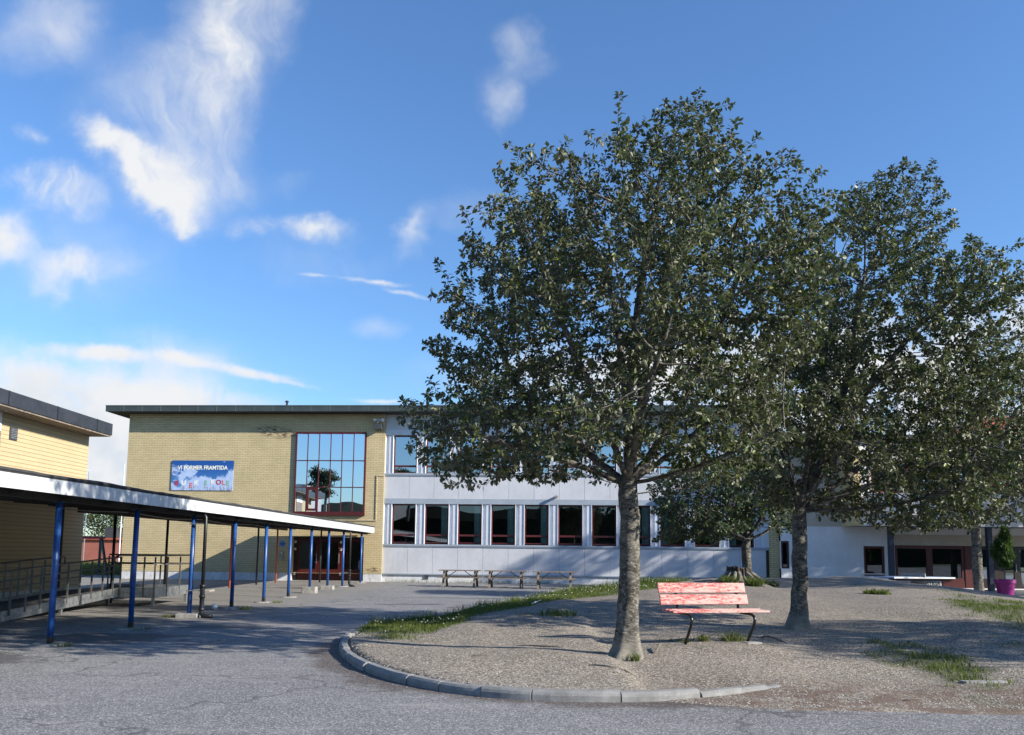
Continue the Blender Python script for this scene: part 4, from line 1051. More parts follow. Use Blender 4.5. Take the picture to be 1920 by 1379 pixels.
    MB().box(-12.2-ox, -11.5-ox, 32.0-oy, 32.5-oy, -.05, .06).build('footing', 'concrete', C, bevel=.02)
    # drain pipes beside two posts
    for (x, y, s) in ((-7.28, 19.75, 1.), (-7.3, 37.75, .9)):
        d = MB(); d.tube([P(x-.1, y, zb(y)+.05), P(x, y, zb(y)-.12), P(x, y, .75)], .04*s, 12)
        d.tube([P(x, y, .78), P(x, y, .12), P(x+.06, y-.06, .05), P(x+.28, y-.1, .04)], [.055*s, .055*s, .06*s, .05*s], 12)
        for z in (.74, .5, .2): d.tube([P(x, y, z-.03), P(x, y, z+.03)], .07*s, 12)
        dp = d.build('drainpipe', 'black_pipe', C, smooth=True)
        MB().box(x-ox-.38, x-ox+.05, y-oy-.02, y-oy+.02, 2.2, 2.225).box(x-ox-.38, x-ox+.05, y-oy-.02, y-oy+.02, .62, .645).build('pipe_clamp', 'galvanised', dp)
    return ysp
POSTS = canopy()

# ------------------------------------------------------------------ ramp
def ramp():
    Rm = thing('wheelchair_ramp', (-10.9, 23.2, 0), 0, label='galvanised steel wheelchair ramp with railings along the yellow low building', cat='ramp')
    ox, oy = -10.9, 23.2
    def P(x, y, z): return (x-ox, y-oy, z)
    ya, yb = 14.5, 23.2; za, zb_ = .03, .50
    z = lambda y: za+(zb_-za)*(y-ya)/(yb-ya)
    xo, xi = -10.9, -12.4
    st = MB()
    for x in (xo, xi):
        st = MB(); st.add([P(x-.02,ya,z(ya)-.2),P(x+.02,ya,z(ya)-.2),P(x+.02,yb,z(yb)-.22),P(x-.02,yb,z(yb)-.22),P(x-.02,ya,z(ya)+.02),P(x+.02,ya,z(ya)+.02),P(x+.02,yb,z(yb)+.02),P(x-.02,yb,z(yb)+.02)],
               [(0,3,2,1),(4,5,6,7),(0,1,5,4),(1,2,6,5),(2,3,7,6),(3,0,4,7)]); st.build('stringer', 'galvanised', Rm)
    dk = MB(); n = 58
    for i in range(n):
        a = ya+(yb-ya)*i/n; b = a+(yb-ya)/n*.62
        dk.add([P(xi+.02,a,z(a)-.1),P(xo-.02,a,z(a)-.1),P(xo-.02,b,z(b)-.1),P(xi+.02,b,z(b)-.1),P(xi+.02,a,z(a)-.06),P(xo-.02,a,z(a)-.06),P(xo-.02,b,z(b)-.06),P(xi+.02,b,z(b)-.06)],
               [(0,3,2,1),(4,5,6,7),(0,1,5,4),(1,2,6,5),(2,3,7,6),(3,0,4,7)])
    for a in np.arange(23.25, 25.6, .14): dk.box(-12.4-ox, -9.9-ox, a-oy, a+.085-oy, .40, .44)
    dk.build('deck_grating', 'grating', Rm)
    pl = MB(); pl.box(-10.88-ox, -9.9-ox, 23.2-oy, 23.24-oy, .25, .52); pl.box(-9.92-ox, -9.88-ox, 23.24-oy, 25.7-oy, .25, .52); pl.box(-12.4-ox, -9.92-ox, 25.66-oy, 25.7-oy, .25, .52)
    pl.build('platform_edge', 'galvanised', Rm)
    for (x, y, h) in ((-9.95, 23.3, .3), (-11.4, 23.7, .3), (-9.95, 25.6, .3), (-10.95, 20.4, .14), (-12.35, 20.4, .14), (-12.35, 25.6, .3)):
        MB().box(x-ox-.035, x-ox+.035, y-oy-.035, y-oy+.035, 0, h).build('foot', 'galvanised', Rm)
    def rail(x, y0, y1, dz, r=.021):
        return [P(x, y, z(y)+dz) for y in np.linspace(y0, y1, 12)]
    for x in (xo+.03, xi-.03):
        t = MB()
        top = rail(x, ya-.2, yb-.1, .87); low = rail(x, ya-.2, yb-.1, .66)
        t.tube(top+[P(x, yb+.0, z(yb)+.85), P(x, yb+.03, z(yb)+.76), P(x, yb, z(yb)+.67)]+low[::-1], .022, 8)
        t.build('handrail', 'rail_steel', Rm, smooth=True)
        if x > -11.5: MB().tube(rail(x, ya-.2, yb-.1, .5), .014, 6).build('midrail', 'rail_steel', Rm, smooth=True)
        for y in np.arange(ya+.2, yb, .58): MB().obox(P(x, y, z(y)+.36), (.022, 0, 0), (0, .012, 0), (0, 0, .46)).obox(P(x, y, z(y)+.84), (.012, 0, 0), (0, .008, 0), (0, 0, .04)).build('baluster', 'rail_steel', Rm)
    t = MB()
    t.tube([P(-11.0, 23.22, 1.38), P(-10.9, 23.2, 1.42), P(-9.85, 23.2, 1.42)], .024, 8); t.tube([P(-11.0, 23.22, 1.38), P(-11.05, 23.22, 1.28), P(-11.0, 23.22, 1.19), P(-9.9, 23.2, 1.19)], .018, 8)
    t.tube([P(-9.88, 23.2, 1.42), P(-9.88, 25.7, 1.42), P(-12.4, 25.7, 1.42)], .024, 8); t.tube([P(-9.88, 23.25, 1.17), P(-9.88, 25.7, 1.17), P(-12.4, 25.7, 1.17)], .018, 8)
    t.build('handrail', 'rail_steel', Rm, smooth=True)
    for x, y in ((-10.85, 23.2), (-10.5, 23.2), (-10.2, 23.2), (-9.9, 23.2), (-9.88, 24.), (-9.88, 24.9), (-9.88, 25.7), (-10.8, 25.7), (-11.7, 25.7), (-12.4, 25.7)):
        MB().obox(P(x, y, .82), (.02, 0, 0), (0, .014, 0), (0, 0, .56)).build('baluster', 'rail_steel', Rm)
ramp()

# ------------------------------------------------------------------ right building
def right_building():
    B = thing('white_building', (14.17, 42.5, 0), 0, label='white rendered building with overhanging upper floor and dark red window frames at the right', cat='building')
    ox, oy = 13.8, 42.5
    H = 3.12
    wd = 4.55   # local u of the window's left edge
    holes = [(3.86, 4.94, .62, 2.14), (5.45, 15.2, .05, 2.2), (-.36, .06, .95, 2.35)]
    mb = MB(); wall_holes(mb, -.38, 19., 0., H, holes, 0, .3); mb.build('ground_wall', 'white_wall', B)
    window(B, 3.87, 4.93, .63, 2.13, .06, None, 'lower_glass', fw_=.11)
    window(B, -.35, .05, .96, 2.34, .06, None, 'lower_glass', fw_=.09)
    MB().box(3.82, 4.98, -.06, .06, .70, .745).build('window_sill', 'fin_white', B)
    # red glazed front then dark doors
    def bay(u0, u1, base, mat, gl='lower_glass', fwid=.16, name='shop_window'):
        w = window(B, u0, u1, base, 2.19, .08, None, gl, mat, fwid, .1, name)
        if base > .1: MB().box(u0, u1, .07, .2, .05, base-.002).build('apron', mat, w)
    bay(5.46, 7.25, .42, 'red_frame'); bay(7.25, 9.05, .42, 'red_frame'); MB().box(9.05, 9.55, .05, .2, .05, 2.19).build('red_pier', 'red_frame', B)
    bay(9.55, 10.55, .42, 'dark_frame', 'upper_glass'); 
    for a, b in ((10.9, 11.75), (11.75, 12.6)):
        w = window(B, a, b, .06, 2.19, .1, .9, 'upper_glass', 'dark_frame', .16, .1, 'door'); MB().tube([(b-.1, .05, .9), (b-.1, .05, 1.3)], .02).build('handle', 'galvanised', w)
    MB().box(10.55, 10.9, .07, .2, .05, 2.19).build('dark_pier', 'dark_frame', B); MB().box(12.6, 13.0, .07, .2, .05, 2.19).build('dark_pier', 'dark_frame', B)
    bay(13.0, 15.2, .42, 'dark_frame', 'upper_glass'); 
    MB().box(5.4, 19, -.01, -.001, 2.2, 2.75).build('beige_lintel', 'beige_panel', B)
    # upper storeys
    mb = MB(); mb.box(-.38, 2.75, -.02, 6, H+.002, 7.4); mb.build('upper_wall', 'beige_panel', B)
    mb = MB(); mb.box(2.75, 3.1, -1.75, 6, H, 7.4); mb.build('side_wall', 'ochre_panel', B)
    mb = MB(); wall_holes(mb, 3.1, 19, H, 7.4, [(3.6, 18.8, 4.75, 6.35)], -1.75, .25); mb.build('upper_wall', 'white_wall', B)
    mb = MB(); mb.box(3.1, 19, -1.73, 6, H, H+.1); mb.build('overhang_soffit', 'dark_frame', B)
    for k in range(8):
        window(B, 3.6+k*1.9, 3.6+(k+1)*1.9, 4.76, 6.34, -1.65, 5.2, 'upper_glass', 'swing_red', .1)
    mb = MB(); mb.box(3.11, 18.99, -1.45, 1, 4.6, 4.7); mb.quad((3.11, 1.5, 4.7), (18.9, 1.5, 4.7), (18.9, 1.5, 7.3), (3.11, 1.5, 7.3)); mb.build('interior_room', 'interior', B)
    mb = MB(); mb.quad((0.01, 3.5, 0), (18.9, 3.5, 0), (18.9, 3.5, 3), (0.01, 3.5, 3)); mb.quad((0.01, .3, 3), (18.9, .3, 3), (18.9, 3.5, 3), (0.01, 3.5, 3)); mb.build('interior_room', 'interior', B)
    rf = MB(); rf.box(-.1, 19.2, -2.05, 6.2, 7.4, 7.62); ro = rf.build('roof', 'dark_fascia', B)
    rf = MB(); rf.add([(7.5,-1.9,7.62),(19.2,-1.9,7.62),(19.2,6,7.62),(7.5,6,7.62),(10.5,.5,9.0),(19.2,.5,9.0)], [(0,1,5,4),(2,3,4,5),(3,0,4),(1,2,5)]); rf.build('roof_pitch', 'roof_red', ro)
    # steel columns carrying the overhang
    for u in (4.55, 9.4, 11.5):
        MB().box(u-.12, u+.12, -1.68, -1.44, 0, H-.002).build('column', 'deep_blue', B, bevel=.01)
right_building()

# ================================================================== FURNITURE
def bench():
    B = thing('park_bench', (3.44, 14.0, 0), R(13), label='red slatted bench with peeling paint and bent black steel legs between two trees', cat='bench')
    zs = .675
    for k in range(2):
        c = Vector((-.13, .20+.045*k*2-.02, zs+.175+.19*k)); tl = R(16)
        m = MB(); m.obox((0, 0, 0), (.80, 0, 0), (0, cos(tl)*.017, -sin(tl)*.017), (0, sin(tl)*.086, cos(tl)*.086))
        o = m.build('back_slat', 'peeling_red_paint', B, bevel=.006); o.location = c
    for k in range(3):
        m = MB(); m.obox((0, 0, 0), (.865, 0, 0), (0, .07, -.004), (0, .001, .019)); o = m.build('seat_slat', 'peeling_red_paint', B, bevel=.006); o.location = (-.02, .12-.152*k, zs-.004+.005*(2-k))
    for x in (-.60, .52):
        gz = float(mound(3.45+x, 14.0))
        f = MB(); f.tube([(x, .30, zs+.34), (x, .235, zs+.09), (x, .20, zs-.02), (x, .14, zs-.045), (x, -.24, zs-.05), (x, -.31, zs-.075), (x, -.335, zs-.135), (x, -.31, zs-.21), (x, -.03, gz-.06)], .024, 12)
        f.build('leg', 'black_steel', B, smooth=True)
bench()
def slab():
    g = thing('foot_slab', (4.0, 13.87, float(mound(4.0, 13.87))), .3, label='small concrete slab under the bench\'s right foot', cat='slab')
    MB().box(-.16, .13, -.1, .09, -.05, .018).build('slab', 'concrete', g, bevel=.02)
slab()

def picnic(loc, rz, label):
    T = thing('picnic_table', loc, rz, label=label, cat='picnic table', group='picnic tables along the white wall')
    top = MB(); [top.box(-.98, .98, -.36+.15*k, -.36+.15*k+.135, .74, .78) for k in range(5)]; top.build('tabletop', 'weathered_wood', T)
    for s in (-1, 1):
        se = MB(); [se.box(-.98, .98, s*.62-.13+.14*k, s*.62-.13+.14*k+.125, .43, .47) for k in range(2)]; se.build('seat', 'weathered_wood', T)
    for x in (-.72, .72):
        for s in (-1, 1): MB().bar((x, s*.66, 0), (x, s*.2, .74), .1, .06, (0, 1, 0)).build('leg', 'weathered_wood', T)
        MB().box(x+.035, x+.08, -.74, .74, .36, .43).box(x+.035, x+.08, -.38, .38, .67, .738).build('crossbeam', 'weathered_wood', T)
    MB().bar((-.69, 0, .40), (-.2, 0, .73), .05, .03).bar((.69, 0, .40), (.2, 0, .73), .05, .03).build('brace', 'black_steel', T)
    return T
p0 = picnic((-2.35, 38.9, 0), -TH*1.3, 'weathered picnic table nearest the brick entrance end, left of three')
for (x, y, l) in ((-.22, 38.45, 'weathered picnic table between the two other tables along the white wall'), (1.98, 37.7, 'weathered picnic table nearest the grassy mound, right of three')):
    c = copy_tree(p0); c.location = (x, y, 0); c['label'] = l

def table_tennis():
    T = thing('table_tennis_table', (17.1, 35.4, 0), R(8), label='outdoor table tennis table with pale blue top and concrete legs, half behind the mound', cat='game table')
    gz = -.02
    MB().box(-1.37, 1.37, -.76, .76, .74+gz, .80+gz).build('tabletop', 'table_blue', T, bevel=.01)
    MB().box(-1.38, 1.38, -.77, -.762, .735+gz, .80+gz).build('edge_strip', 'pale_thing', T)
    for x in (-.85, .55):
        MB().box(x-.35, x+.35, -.55, .55, -.1, .64+gz).build('leg', 'pale_render', T, bevel=.02)
    me = text_mesh('STIGA', .22, .003, .006); o = link('lettering', me, 'letter_black', T); o.location = (.52, -.556, .52+gz); o.rotation_euler = (R(90), 0, 0); o.scale = (1.05, 1, 1)
    me = text_mesh('STIGA', .17, .003, .006); o = link('lettering', me, 'letter_black', T); o.location = (-.85, -.556, .53+gz); o.rotation_euler = (R(90), 0, 0)
    MB().box(-.02, .02, -.8, .8, .80+gz, .94+gz).build('net', 'galvanised', T)
table_tennis()

def pot():
    P = thing('plant_pot', (21.1, 35.6, 0), 0, label='large magenta plant pot on the paving by the white building', cat='plant pot')
    MB().lathe([(0, 0), (.27, 0), (.29, .02), (.37, .52), (.40, .52), (.415, .55), (.415, .68), (.40, .70), (.37, .70), (.36, .63), (0, .63)], 32).build('pot', 'magenta_pot', P, smooth=False)
    MB().lathe([(0, .64), (.365, .64)], 24).build('soil', 'soil', P)
    rng = np.random.default_rng(8)
    Sh = thing('conifer_shrub', (21.1, 35.6, .64), 0, label='bushy green shrub growing in the magenta pot', cat='shrub')
    MB().tube([(0, 0, -.05), (.02, 0, .7), (0, .02, 1.7)], [.03, .025, .01], 8).build('stem', 'bark', Sh)
    n = 3400; z = rng.uniform(.5, 2.2, n); t = (z-.55)/1.6; rad = .46*np.sin(np.clip(t*.86+.12, 0, 1)*pi)**.7*np.sqrt(rng.random(n)); a = rng.uniform(0, 2*pi, n); rad = rad*(.75+.4*np.sin(a*3+z*7)*np.sin(z*5+a))
    P_ = np.stack([np.cos(a)*rad+.08*np.sin(z*4), np.sin(a)*rad, z], -1); V, F = blades(P_, rng, .08, .22, .022, 1.0)
    link('foliage', np_mesh('foliage', V, F), 'shrub_leaf', Sh)
pot()

def stump():
    gx, gy = 7.12, 26.
    gz = float(mound(gx, gy))
    T = thing('tree_stump', (gx, gy, gz), 0, label='old cut tree stump with spreading roots on top of the mound', cat='stump'); T.scale = (.82, .82, .88)
    n = 72; rng = np.random.default_rng(12); V = []; F = []
    prof = [(-.12, 1.35), (.0, 1.05), (.05, .82), (.14, .63), (.28, .50), (.42, .44), (.52, .42)]
    lob = [.5+.5*cos(6*2*pi*k/n+.4)*.8+.25*cos(11*2*pi*k/n) for k in range(n)]
    for i, (z, r) in enumerate(prof):
        for k in range(n):
            a = 2*pi*k/n; w = max(0, 1-z/.45); rr_ = r*(1+.42*w*(lob[k]-.5)+.05*sin(17*a+z*5)+.03*sin(29*a))
            V.append((rr_*cos(a), rr_*sin(a), z+(.05*cos(a+2.6) if i == len(prof)-1 else 0)+(.03*sin(5*a) if i == len(prof)-1 else 0)))
    for i in range(len(prof)-1):
        for k in range(n): F.append((i*n+k, i*n+(k+1) % n, (i+1)*n+(k+1) % n, (i+1)*n+k))
    me = bpy.data.meshes.new('s'); me.from_pydata(V, [], F); link('bark', me, 'stump_bark', T)
    top = len(prof)-1
    me = bpy.data.meshes.new('s'); me.from_pydata([(x*.985, y*.985, z-.012) for x, y, z in V[top*n:]], [], [tuple(range(n))]); link('cut_face', me, 'root_wood', T)
    for a, L in ((-2.6, .9), (-1.9, .75), (-1.2, .95), (-.5, 1.0), (.1, 1.1), (3.3, 1.0), (-2.2, 1.0)):
        pts = [(cos(a+.12*sin(t*5))*(.38+L*t), sin(a+.12*sin(t*5))*(.38+L*t), .36*(1-t)**1.7+.02*sin(t*9)-.05*t) for t in np.linspace(0, 1, 9)]
        MB().tube(pts, [.09*(1-.7*t) for t in np.linspace(0, 1, 9)], 8).build('root', 'root_wood', T, smooth=True)
stump()

# ------------------------------------------------------------------ kerb
def kerb():
    pts = [(-3.02, 16.6), (-3.02, 15.3), (-2.83, 13.9), (-2.42, 12.45), (-1.92, 11.25), (-1.36, 10.38), (-.70, 9.68), (-.03, 9.32), (.67, 9.18), (1.43, 9.22), (2.02, 9.42), (2.65, 9.78), (3.3, 10.15)]
    P = np.array(pts); 
    # smooth resample
    t = np.linspace(0, len(P)-1, 400); i = np.clip(t.astype(int), 0, len(P)-2); f = (t-i)[:, None]
    p0, p1, p2, p3 = P[np.clip(i-1, 0, None)], P[i], P[i+1], P[np.clip(i+2, None, len(P)-1)]
    Q = .5*((2*p1)+(-p0+p2)*f+(2*p0-5*p1+4*p2-p3)*f**2+(-p0+3*p1-3*p2+p3)*f**3)
    s = np.concatenate([[0], np.cumsum(np.linalg.norm(np.diff(Q, axis=0), axis=1))])
    lens = [.55, .6, .6, .62, .6, .62, .62, .62, .62, .66, .62, .62, .62, .60, .98, .98, .66, .42, .55, .5, .5]
    a = 0.; tot = s[-1]; k = 0; rng = random.Random(6)
    for L in lens:
        b = min(a+L, tot)
        if b-a < .2: break
        m = 6; ss = np.linspace(a+.008, b-.008, m); X = np.interp(ss, s, Q[:, 0]); Y = np.interp(ss, s, Q[:, 1])
        mid = (X.mean(), Y.mean()); fade = max(0, min(1, (mid[0]-1.5)/1.7)) if mid[1] < 12 else 0
        sink = rng.uniform(-.008, .008)-.062*fade
        sinkl = -.06*max(0, min(1, (15.0-13.9-(16.2-mid[1]))/2.)) if mid[1] > 15 else 0
        T = thing('kerb_stone', (mid[0], mid[1], 0), 0, cat='kerb stone', group='concrete kerb stones round the gravel mound',
                  label='grey concrete kerb stone in the curved row edging the gravel mound')
        jit = rng.uniform(-.02, .02)
        V = []; dx, dy = np.gradient(X), np.gradient(Y); nn = np.stack([-dy, dx], -1); nn /= np.linalg.norm(nn, axis=1)[:, None]   # points to the inside
        h = .108+sink+sinkl+ .0
        prof = [(0, -.1), (.0, h-.05), (.012, h-.022), (.04, h), (.115, h+.004), (.135, h-.012), (.14, -.1)]
        for j in range(m):
            for o_, z in prof: V.append((X[j]+nn[j, 0]*(o_+jit)-mid[0], Y[j]+nn[j, 1]*(o_+jit)-mid[1], z+rng.uniform(-.002, .002)))
        pn = len(prof); F = []
        for j in range(m-1):
            for q in range(pn-1): F.append((j*pn+q, (j+1)*pn+q, (j+1)*pn+q+1, j*pn+q+1))
        F.append(tuple(range(pn))); F.append(tuple((m-1)*pn+q for q in reversed(range(pn))))
        me = bpy.data.meshes.new('stone'); me.from_pydata(V, [], F); link('stone', me, 'kerb_concrete', T)
        if L > .9: T['label'] = 'one of the two long straight kerb stones in front of the big tree'
        if fade > .75: T['label'] = 'half-buried kerb stone at the right end of the curved row'
        a = b; k += 1
        if a >= tot-.05: break
kerb()

# ------------------------------------------------------------------ weeds, roots, litter
def weeds():
    rng = np.random.default_rng(77)
    def tuft(x, y, r, n, h0, h1, label, mat='weed_leaf', wid=.006, z=None):
        zz = float(mound(x, y)) if z is None else z
        T = thing('weed_tuft', (x, y, zz), 0, label=label, cat='weed', group='weed tufts')
        a = rng.uniform(0, 6.28, n); q = r*np.sqrt(rng.random(n)); X, Y = np.cos(a)*q, np.sin(a)*q*.7
        Z = (mound(x+X, y+Y)-zz) if z is None else 0*X
        kk = rng.random(n) < 1.1-q/r*.75
        V, F = blades(np.stack([X, Y, Z], -1)[kk], rng, h0*.6, h1, wid, 1.1); link('leaves', np_mesh('leaves', V, F), mat, T)
    tuft(-7.35, 13.8, .22, 160, .02, .08, 'low weeds at the foot of the nearest blue post', z=0.)
    tuft(-7.4, 16.7, .26, 160, .02, .07, 'low weeds at the foot of the second blue post', z=0.)
    tuft(-8.0, 19.8, .25, 220, .03, .10, 'grass tuft left of the block under the post with the black drainpipe', z=0.)
    tuft(-7.2, 22.7, .22, 220, .04, .12, 'yellowish weed tuft beside the fourth blue post', z=0.)
    tuft(-7.2, 25.7, .2, 140, .03, .1, 'small weed tuft beside the fifth blue post', z=0.)
    tuft(6.65, 25.35, .32, 420, .10, .34, 'light green weeds against the left side of the stump', 'grass_blade', .012)
    tuft(7.35, 25.1, .34, 480, .10, .32, 'light green weeds in front of the stump', 'grass_blade', .012)
    tuft(8.0, 25.5, .22, 240, .08, .24, 'weeds against the right side of the stump', 'grass_blade', .012)
    tuft(9.35, 21.3, .34, 380, .05, .15, 'bright green weed clump alone on the bare right slope', 'grass_blade', .014)
    tuft(3.78, 14.25, .22, 420, .07, .22, 'wispy grass tuft under the right half of the bench', 'weed_leaf', .004)
    tuft(3.25, 14.2, .12, 90, .04, .13, 'small leafy weed under the middle of the bench', 'weed_leaf', .012)
    tuft(2.95, 14.1, .08, 60, .03, .08, 'tiny weed near the left leg of the bench', 'grass_blade', .01)
    tuft(1.0, 17.5, .42, 200, .04, .16, 'dark weed clump behind the big tree trunk', 'grass_blade', .012)
    tuft(1.8, 12.22, .08, 90, .05, .14, 'grass sprouting between the roots of the big tree', 'grass_blade', .006)
    # weeds along the white plinth
    X = rng.uniform(.2, 9.5, 500); pts = np.array([on_wall(u, rng.uniform(.0, .12), 0.) for u in X])
    V, F = blades(pts, rng, .05, .22, .006, .7); tag(link('grass', np_mesh('grass', V, F), 'weed_leaf'), 'dry weeds along the foot of the white wing', 'weeds', kind='stuff')
    # roots
    def stick(name, pts, r, label, cat, mat='root_wood'):
        P = [(x, y, float(mound(x, y))+dz) for x, y, dz in pts]; c = P[0]
        T = thing(name, c, 0, label=label, cat=cat); n = len(P)
        MB().tube([(a-c[0], b-c[1], d-c[2]) for a, b, d in P], [r*(1-.6*i/(n-1)) for i in range(n)], 8).build('wood', mat, T, smooth=True)
    stick('exposed_root', [(2.18, 12.9, -.02), (2.25, 12.95, .03), (2.36, 13.3, .07), (2.45, 13.35, .06), (2.6, 13.3, -.02)], .02, 'pale bent root sticking up between the big tree and the bench', 'root')
    stick('exposed_root', [(4.68, 14.1, -.02), (4.62, 14.35, .02), (4.5, 14.6, .05), (4.44, 14.75, .03), (4.46, 14.95, -.02)], .024, 'forked pale root left of the second tree\'s foot', 'root')
    stick('exposed_root', [(1.05, 11.2, -.01), (1.25, 11.12, .012), (1.5, 10.95, .012), (1.65, 10.9, -.01)], .018, 'dark root lying on the gravel in front of the big tree', 'root', 'stump_bark')
    stick('exposed_root', [(.1, 13.7, -.01), (.4, 13.6, .012), (.75, 13.4, .01), (1.0, 13.3, -.01)], .018, 'root on the gravel left behind the big tree', 'root', 'stump_bark')
    stick('twig', [(-.55, 11.9, .005), (-.4, 11.98, .02), (-.25, 11.95, .01)], .007, 'thin pale twig on the gravel near the kerb curve', 'twig')
    stick('twig', [(4.35, 9.35, .005), (4.5, 9.42, .012), (4.62, 9.45, .006)], .008, 'thin pale twig on the red-brown gravel at right', 'twig')
    stick('litter_stick', [(.50, 19.55, .05), (.72, 19.95, .07)], .016, 'white stick lying in the grass strip', 'litter', 'white_litter')
    x, y = -7.95, 22.5
    MB().lathe([(0.001, 0), (.06, .02), (.085, .07), (.07, .13), (.001, .16)], 12, (0, 0, 0)).build('white_stone', 'white_litter', None, smooth=True, loc=(x, y, 0))
    tag(bpy.data.objects['white_stone'], 'white stone lying at the foot of the fourth blue post', 'stone')
    x, y = 5.95, 10.6; o = MB().box(-.28, .28, -.07, .07, -.05, .02).build('flat_slab', 'concrete', None, loc=(x, y, float(mound(x, y)))); o.rotation_euler.z = .1
    tag(o, 'narrow flat concrete slab sunk in the dirt below the right grass patch', 'slab')
    # loose stones on the gravel
    n = 5200; X = rng.uniform(-2.6, 7.5, n); Y = 9 + (rng.random(n)**1.7)*8; k = inside(X, Y); X, Y = X[k], Y[k]
    Z = mound(X, Y); s = rng.uniform(.006, .016, len(X)); V = []; F = []
    base = np.array([(1,0,0),(.2,.9,.1),(-.8,.4,0),(-.6,-.7,.1),(.4,-.9,0),(.1,.1,.75)]); a = rng.uniform(0, 6.28, len(X))
    ca, sa = np.cos(a), np.sin(a)
    bx = base[None, :, 0]*ca[:, None]-base[None, :, 1]*sa[:, None]; by = base[None, :, 0]*sa[:, None]+base[None, :, 1]*ca[:, None]
    V = np.stack([X[:, None]+bx*s[:, None], Y[:, None]+by*s[:, None], Z[:, None]+base[None, :, 2]*s[:, None]], -1).reshape(-1, 3)
    o = np.arange(len(X))[:, None]*6; F = np.concatenate([o+np.array([[i, (i+1) % 5, 5]]) for i in range(5)], 0)
    tag(link('gravel_stones', np_mesh('gravel_stones', V, F), 'pebble'), 'loose pale stones scattered over the gravel', 'gravel', kind='stuff')
weeds()

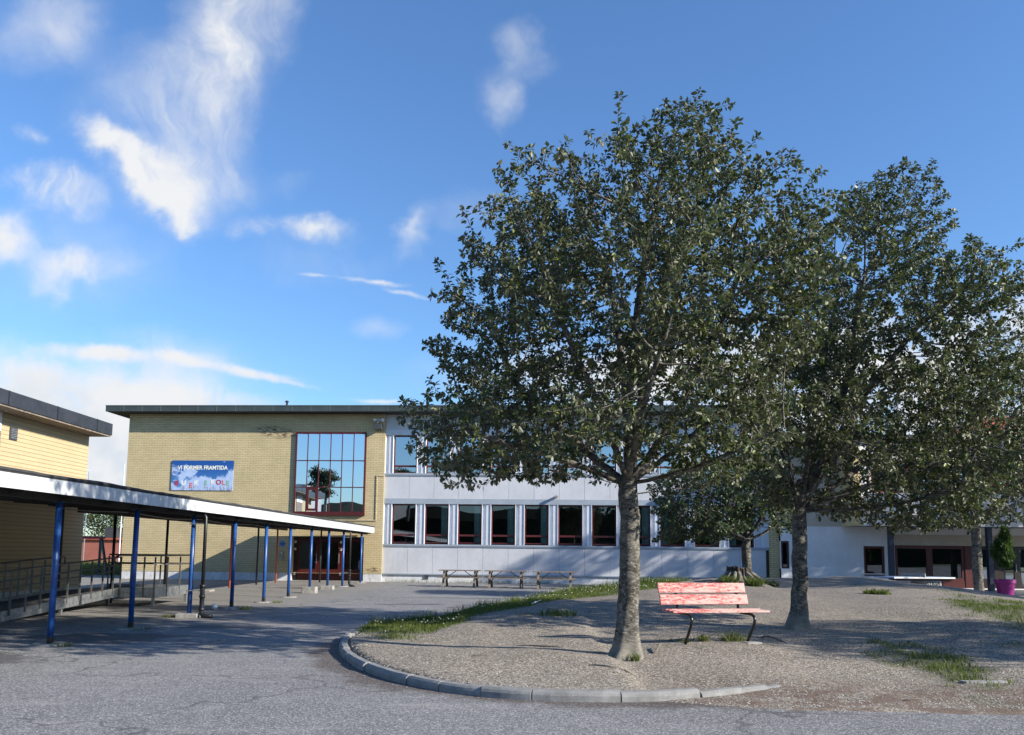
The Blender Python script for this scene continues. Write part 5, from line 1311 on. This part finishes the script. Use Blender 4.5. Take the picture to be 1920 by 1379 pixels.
# ================================================================== BACKGROUND
def background():
    Sw = thing('swing_frame', (-24.9, 50.4, 0), 0, label='dark red swing frame on the grass seen past the low building', cat='swing')
    MB().bar((-4.5, 0, 2.25), (.25, 0, 2.25), .14, .16).build('crossbar', 'swing_red', Sw)
    for x in (0, -4.2):
        MB().bar((x, 0, 0), (x, 0, 2.2), .12, .12).build('leg', 'dark_post', Sw); MB().bar((x+.7, -.4, 0), (x+.05, 0, 2.2), .12, .12).build('leg', 'dark_post', Sw)
    for x, y, h, l in ((-33.9, 72, 9, 'white flagpole just left of the brick corner'), (-41.1, 80, 9, 'greenish flagpole farther left beyond the swing frame')):
        f = thing('flagpole', (x, y, 0), 0, label=l, cat='flagpole'); MB().tube([(0, 0, 0), (0, 0, h*.6), (0, 0, h)], [.06, .05, .025], 8).build('pole', 'flagpole_white' if x > -40 else 'galvanised', f); MB().lathe([(0.001, .12), (.07, .06), (0.001, 0)], 8, (0, 0, h)).build('finial', 'flagpole_white', f)
    Sh = thing('red_shed', (-50, 96, 0), 0, label='low brick-red building across the meadow behind the swing', cat='building')
    MB().box(-2, 12, 0, 8, 0, 2.6).build('wall', 'shed_red', Sh); r = MB().box(-2.3, 12.3, -.3, 8.3, 2.6, 2.8).build('roof', 'roof_red', Sh); MB().box(2, 3.4, 2, 4, 2.8, 4.1).build('roof_vent', 'lamp_grey', r)
    MB().box(-8, -2.01, .5, 7, 0, 2.5).build('dark_annex', 'dark_frame', Sh)
    # trees at the far edge of the meadow
    rng = np.random.default_rng(90)
    def bush(x, y, h, w, mat, label, seed, name='birch_tree', leaf=.32, n=5200, group='trees across the meadow'):
        rg = np.random.default_rng(seed)
        T = thing(name, (x, y, 0), 0, label=label, cat='tree', group=group)
        MB().tube([(0, 0, 0), (.1, 0, h*.4), (0, .1, h*.8)], [.2, .14, .05], 8).build('trunk', 'bark', T)
        cs = np.stack([rg.normal(0, w*.42, 26), rg.normal(0, w*.42, 26), rg.uniform(h*.22, h*.88, 26)], -1); rd = rg.uniform(.5, 1.1, 26)*w*.36
        i = rg.integers(0, 26, n); d = rg.normal(0, 1, (n, 3)); d /= np.linalg.norm(d, axis=1)[:, None]
        P = cs[i]+d*(rd[i]*rg.random(n)**.35)[:, None]; P = P[(P[:, 2] > .4) & (P[:, 2] < h)]
        m = len(P); a = rg.normal(0, 1, (m, 3)); a /= np.linalg.norm(a, axis=1)[:, None]; b = np.cross(a, rg.normal(0, 1, (m, 3))); b /= np.linalg.norm(b, axis=1)[:, None]
        s = leaf*rg.uniform(.5, 1., m)[:, None]
        V = np.stack([P-a*s*.5, P+b*s*.3, P+a*s*.5, P-b*s*.3], 1).reshape(-1, 3); F = np.arange(m*4).reshape(-1, 4)
        link('crown', np_mesh('crown', V, F), mat, T)
    bush(-50.5, 105, 8.4, 5.5, 'birch_leaf', 'light green birch farthest left across the meadow', 1)
    bush(-46.5, 103, 8.0, 5., 'maple_leaf', 'dark tree in the middle of the trees across the meadow', 2, 'maple_tree')
    bush(-42.5, 104, 8.2, 5.2, 'birch_leaf', 'light green birch just left of the brick corner across the meadow', 3)
    bush(-39., 108, 8., 5., 'maple_leaf', 'dark tree partly behind the brick corner across the meadow', 4, 'maple_tree')
    bush(-56, 108, 8.4, 6., 'birch_leaf', 'light green birch hidden mostly behind the low building', 5)
    # mirrored in the stair window, behind the photographer
    rg = np.random.default_rng(14)
    Pn = thing('pine_tree', (-31., -58, 9.0), 0, label='tall dark pine behind the photographer, mirrored in the stair window', cat='tree')
    MB().tube([(0, 0, -2), (.2, 0, 3), (-.1, .1, 6.6)], [.3, .22, .08], 8).build('trunk', 'bark', Pn)
    n = 5200; cs = []
    for k in range(30):
        z = rg.uniform(1.6, 6.9); a = rg.uniform(0, 6.28); q = rg.uniform(.2, 1.)*(2.2-.16*abs(z-4.6)**1.4); cs.append((cos(a)*q, sin(a)*q, z))
    cs = np.array(cs); i = rg.integers(0, 30, n); P = cs[i]+rg.normal(0, 1, (n, 3))*np.array([.55, .55, .22])
    V, F = blades(P, rg, .12, .4, .09, 1.); link('crown', np_mesh('crown', V, F), 'pine_needle', Pn)
    Ap = thing('apartment_block', (-37.5, -60, 8.5), .35, label='pale block of flats behind the photographer, mirrored in the stair window', cat='building')
    MB().box(-5.5, 3.2, -5, 0, -2, 4.6).build('wall', 'pale_render', Ap)
    MB().lathe([(1.9, -2), (1.9, 5.9), (0.01, 5.9)], 24, (-3.2, 0, 0)).build('stair_tower', 'pale_render', Ap, smooth=False)
    wm = MB(); [wm.box(x, x+.8, -.0, .03, z, z+1.1) for x in (-.6, 1.0, 2.2) for z in (-.5, 1.1, 2.8)]; wm.build('window', 'dark_frame', Ap)
background()
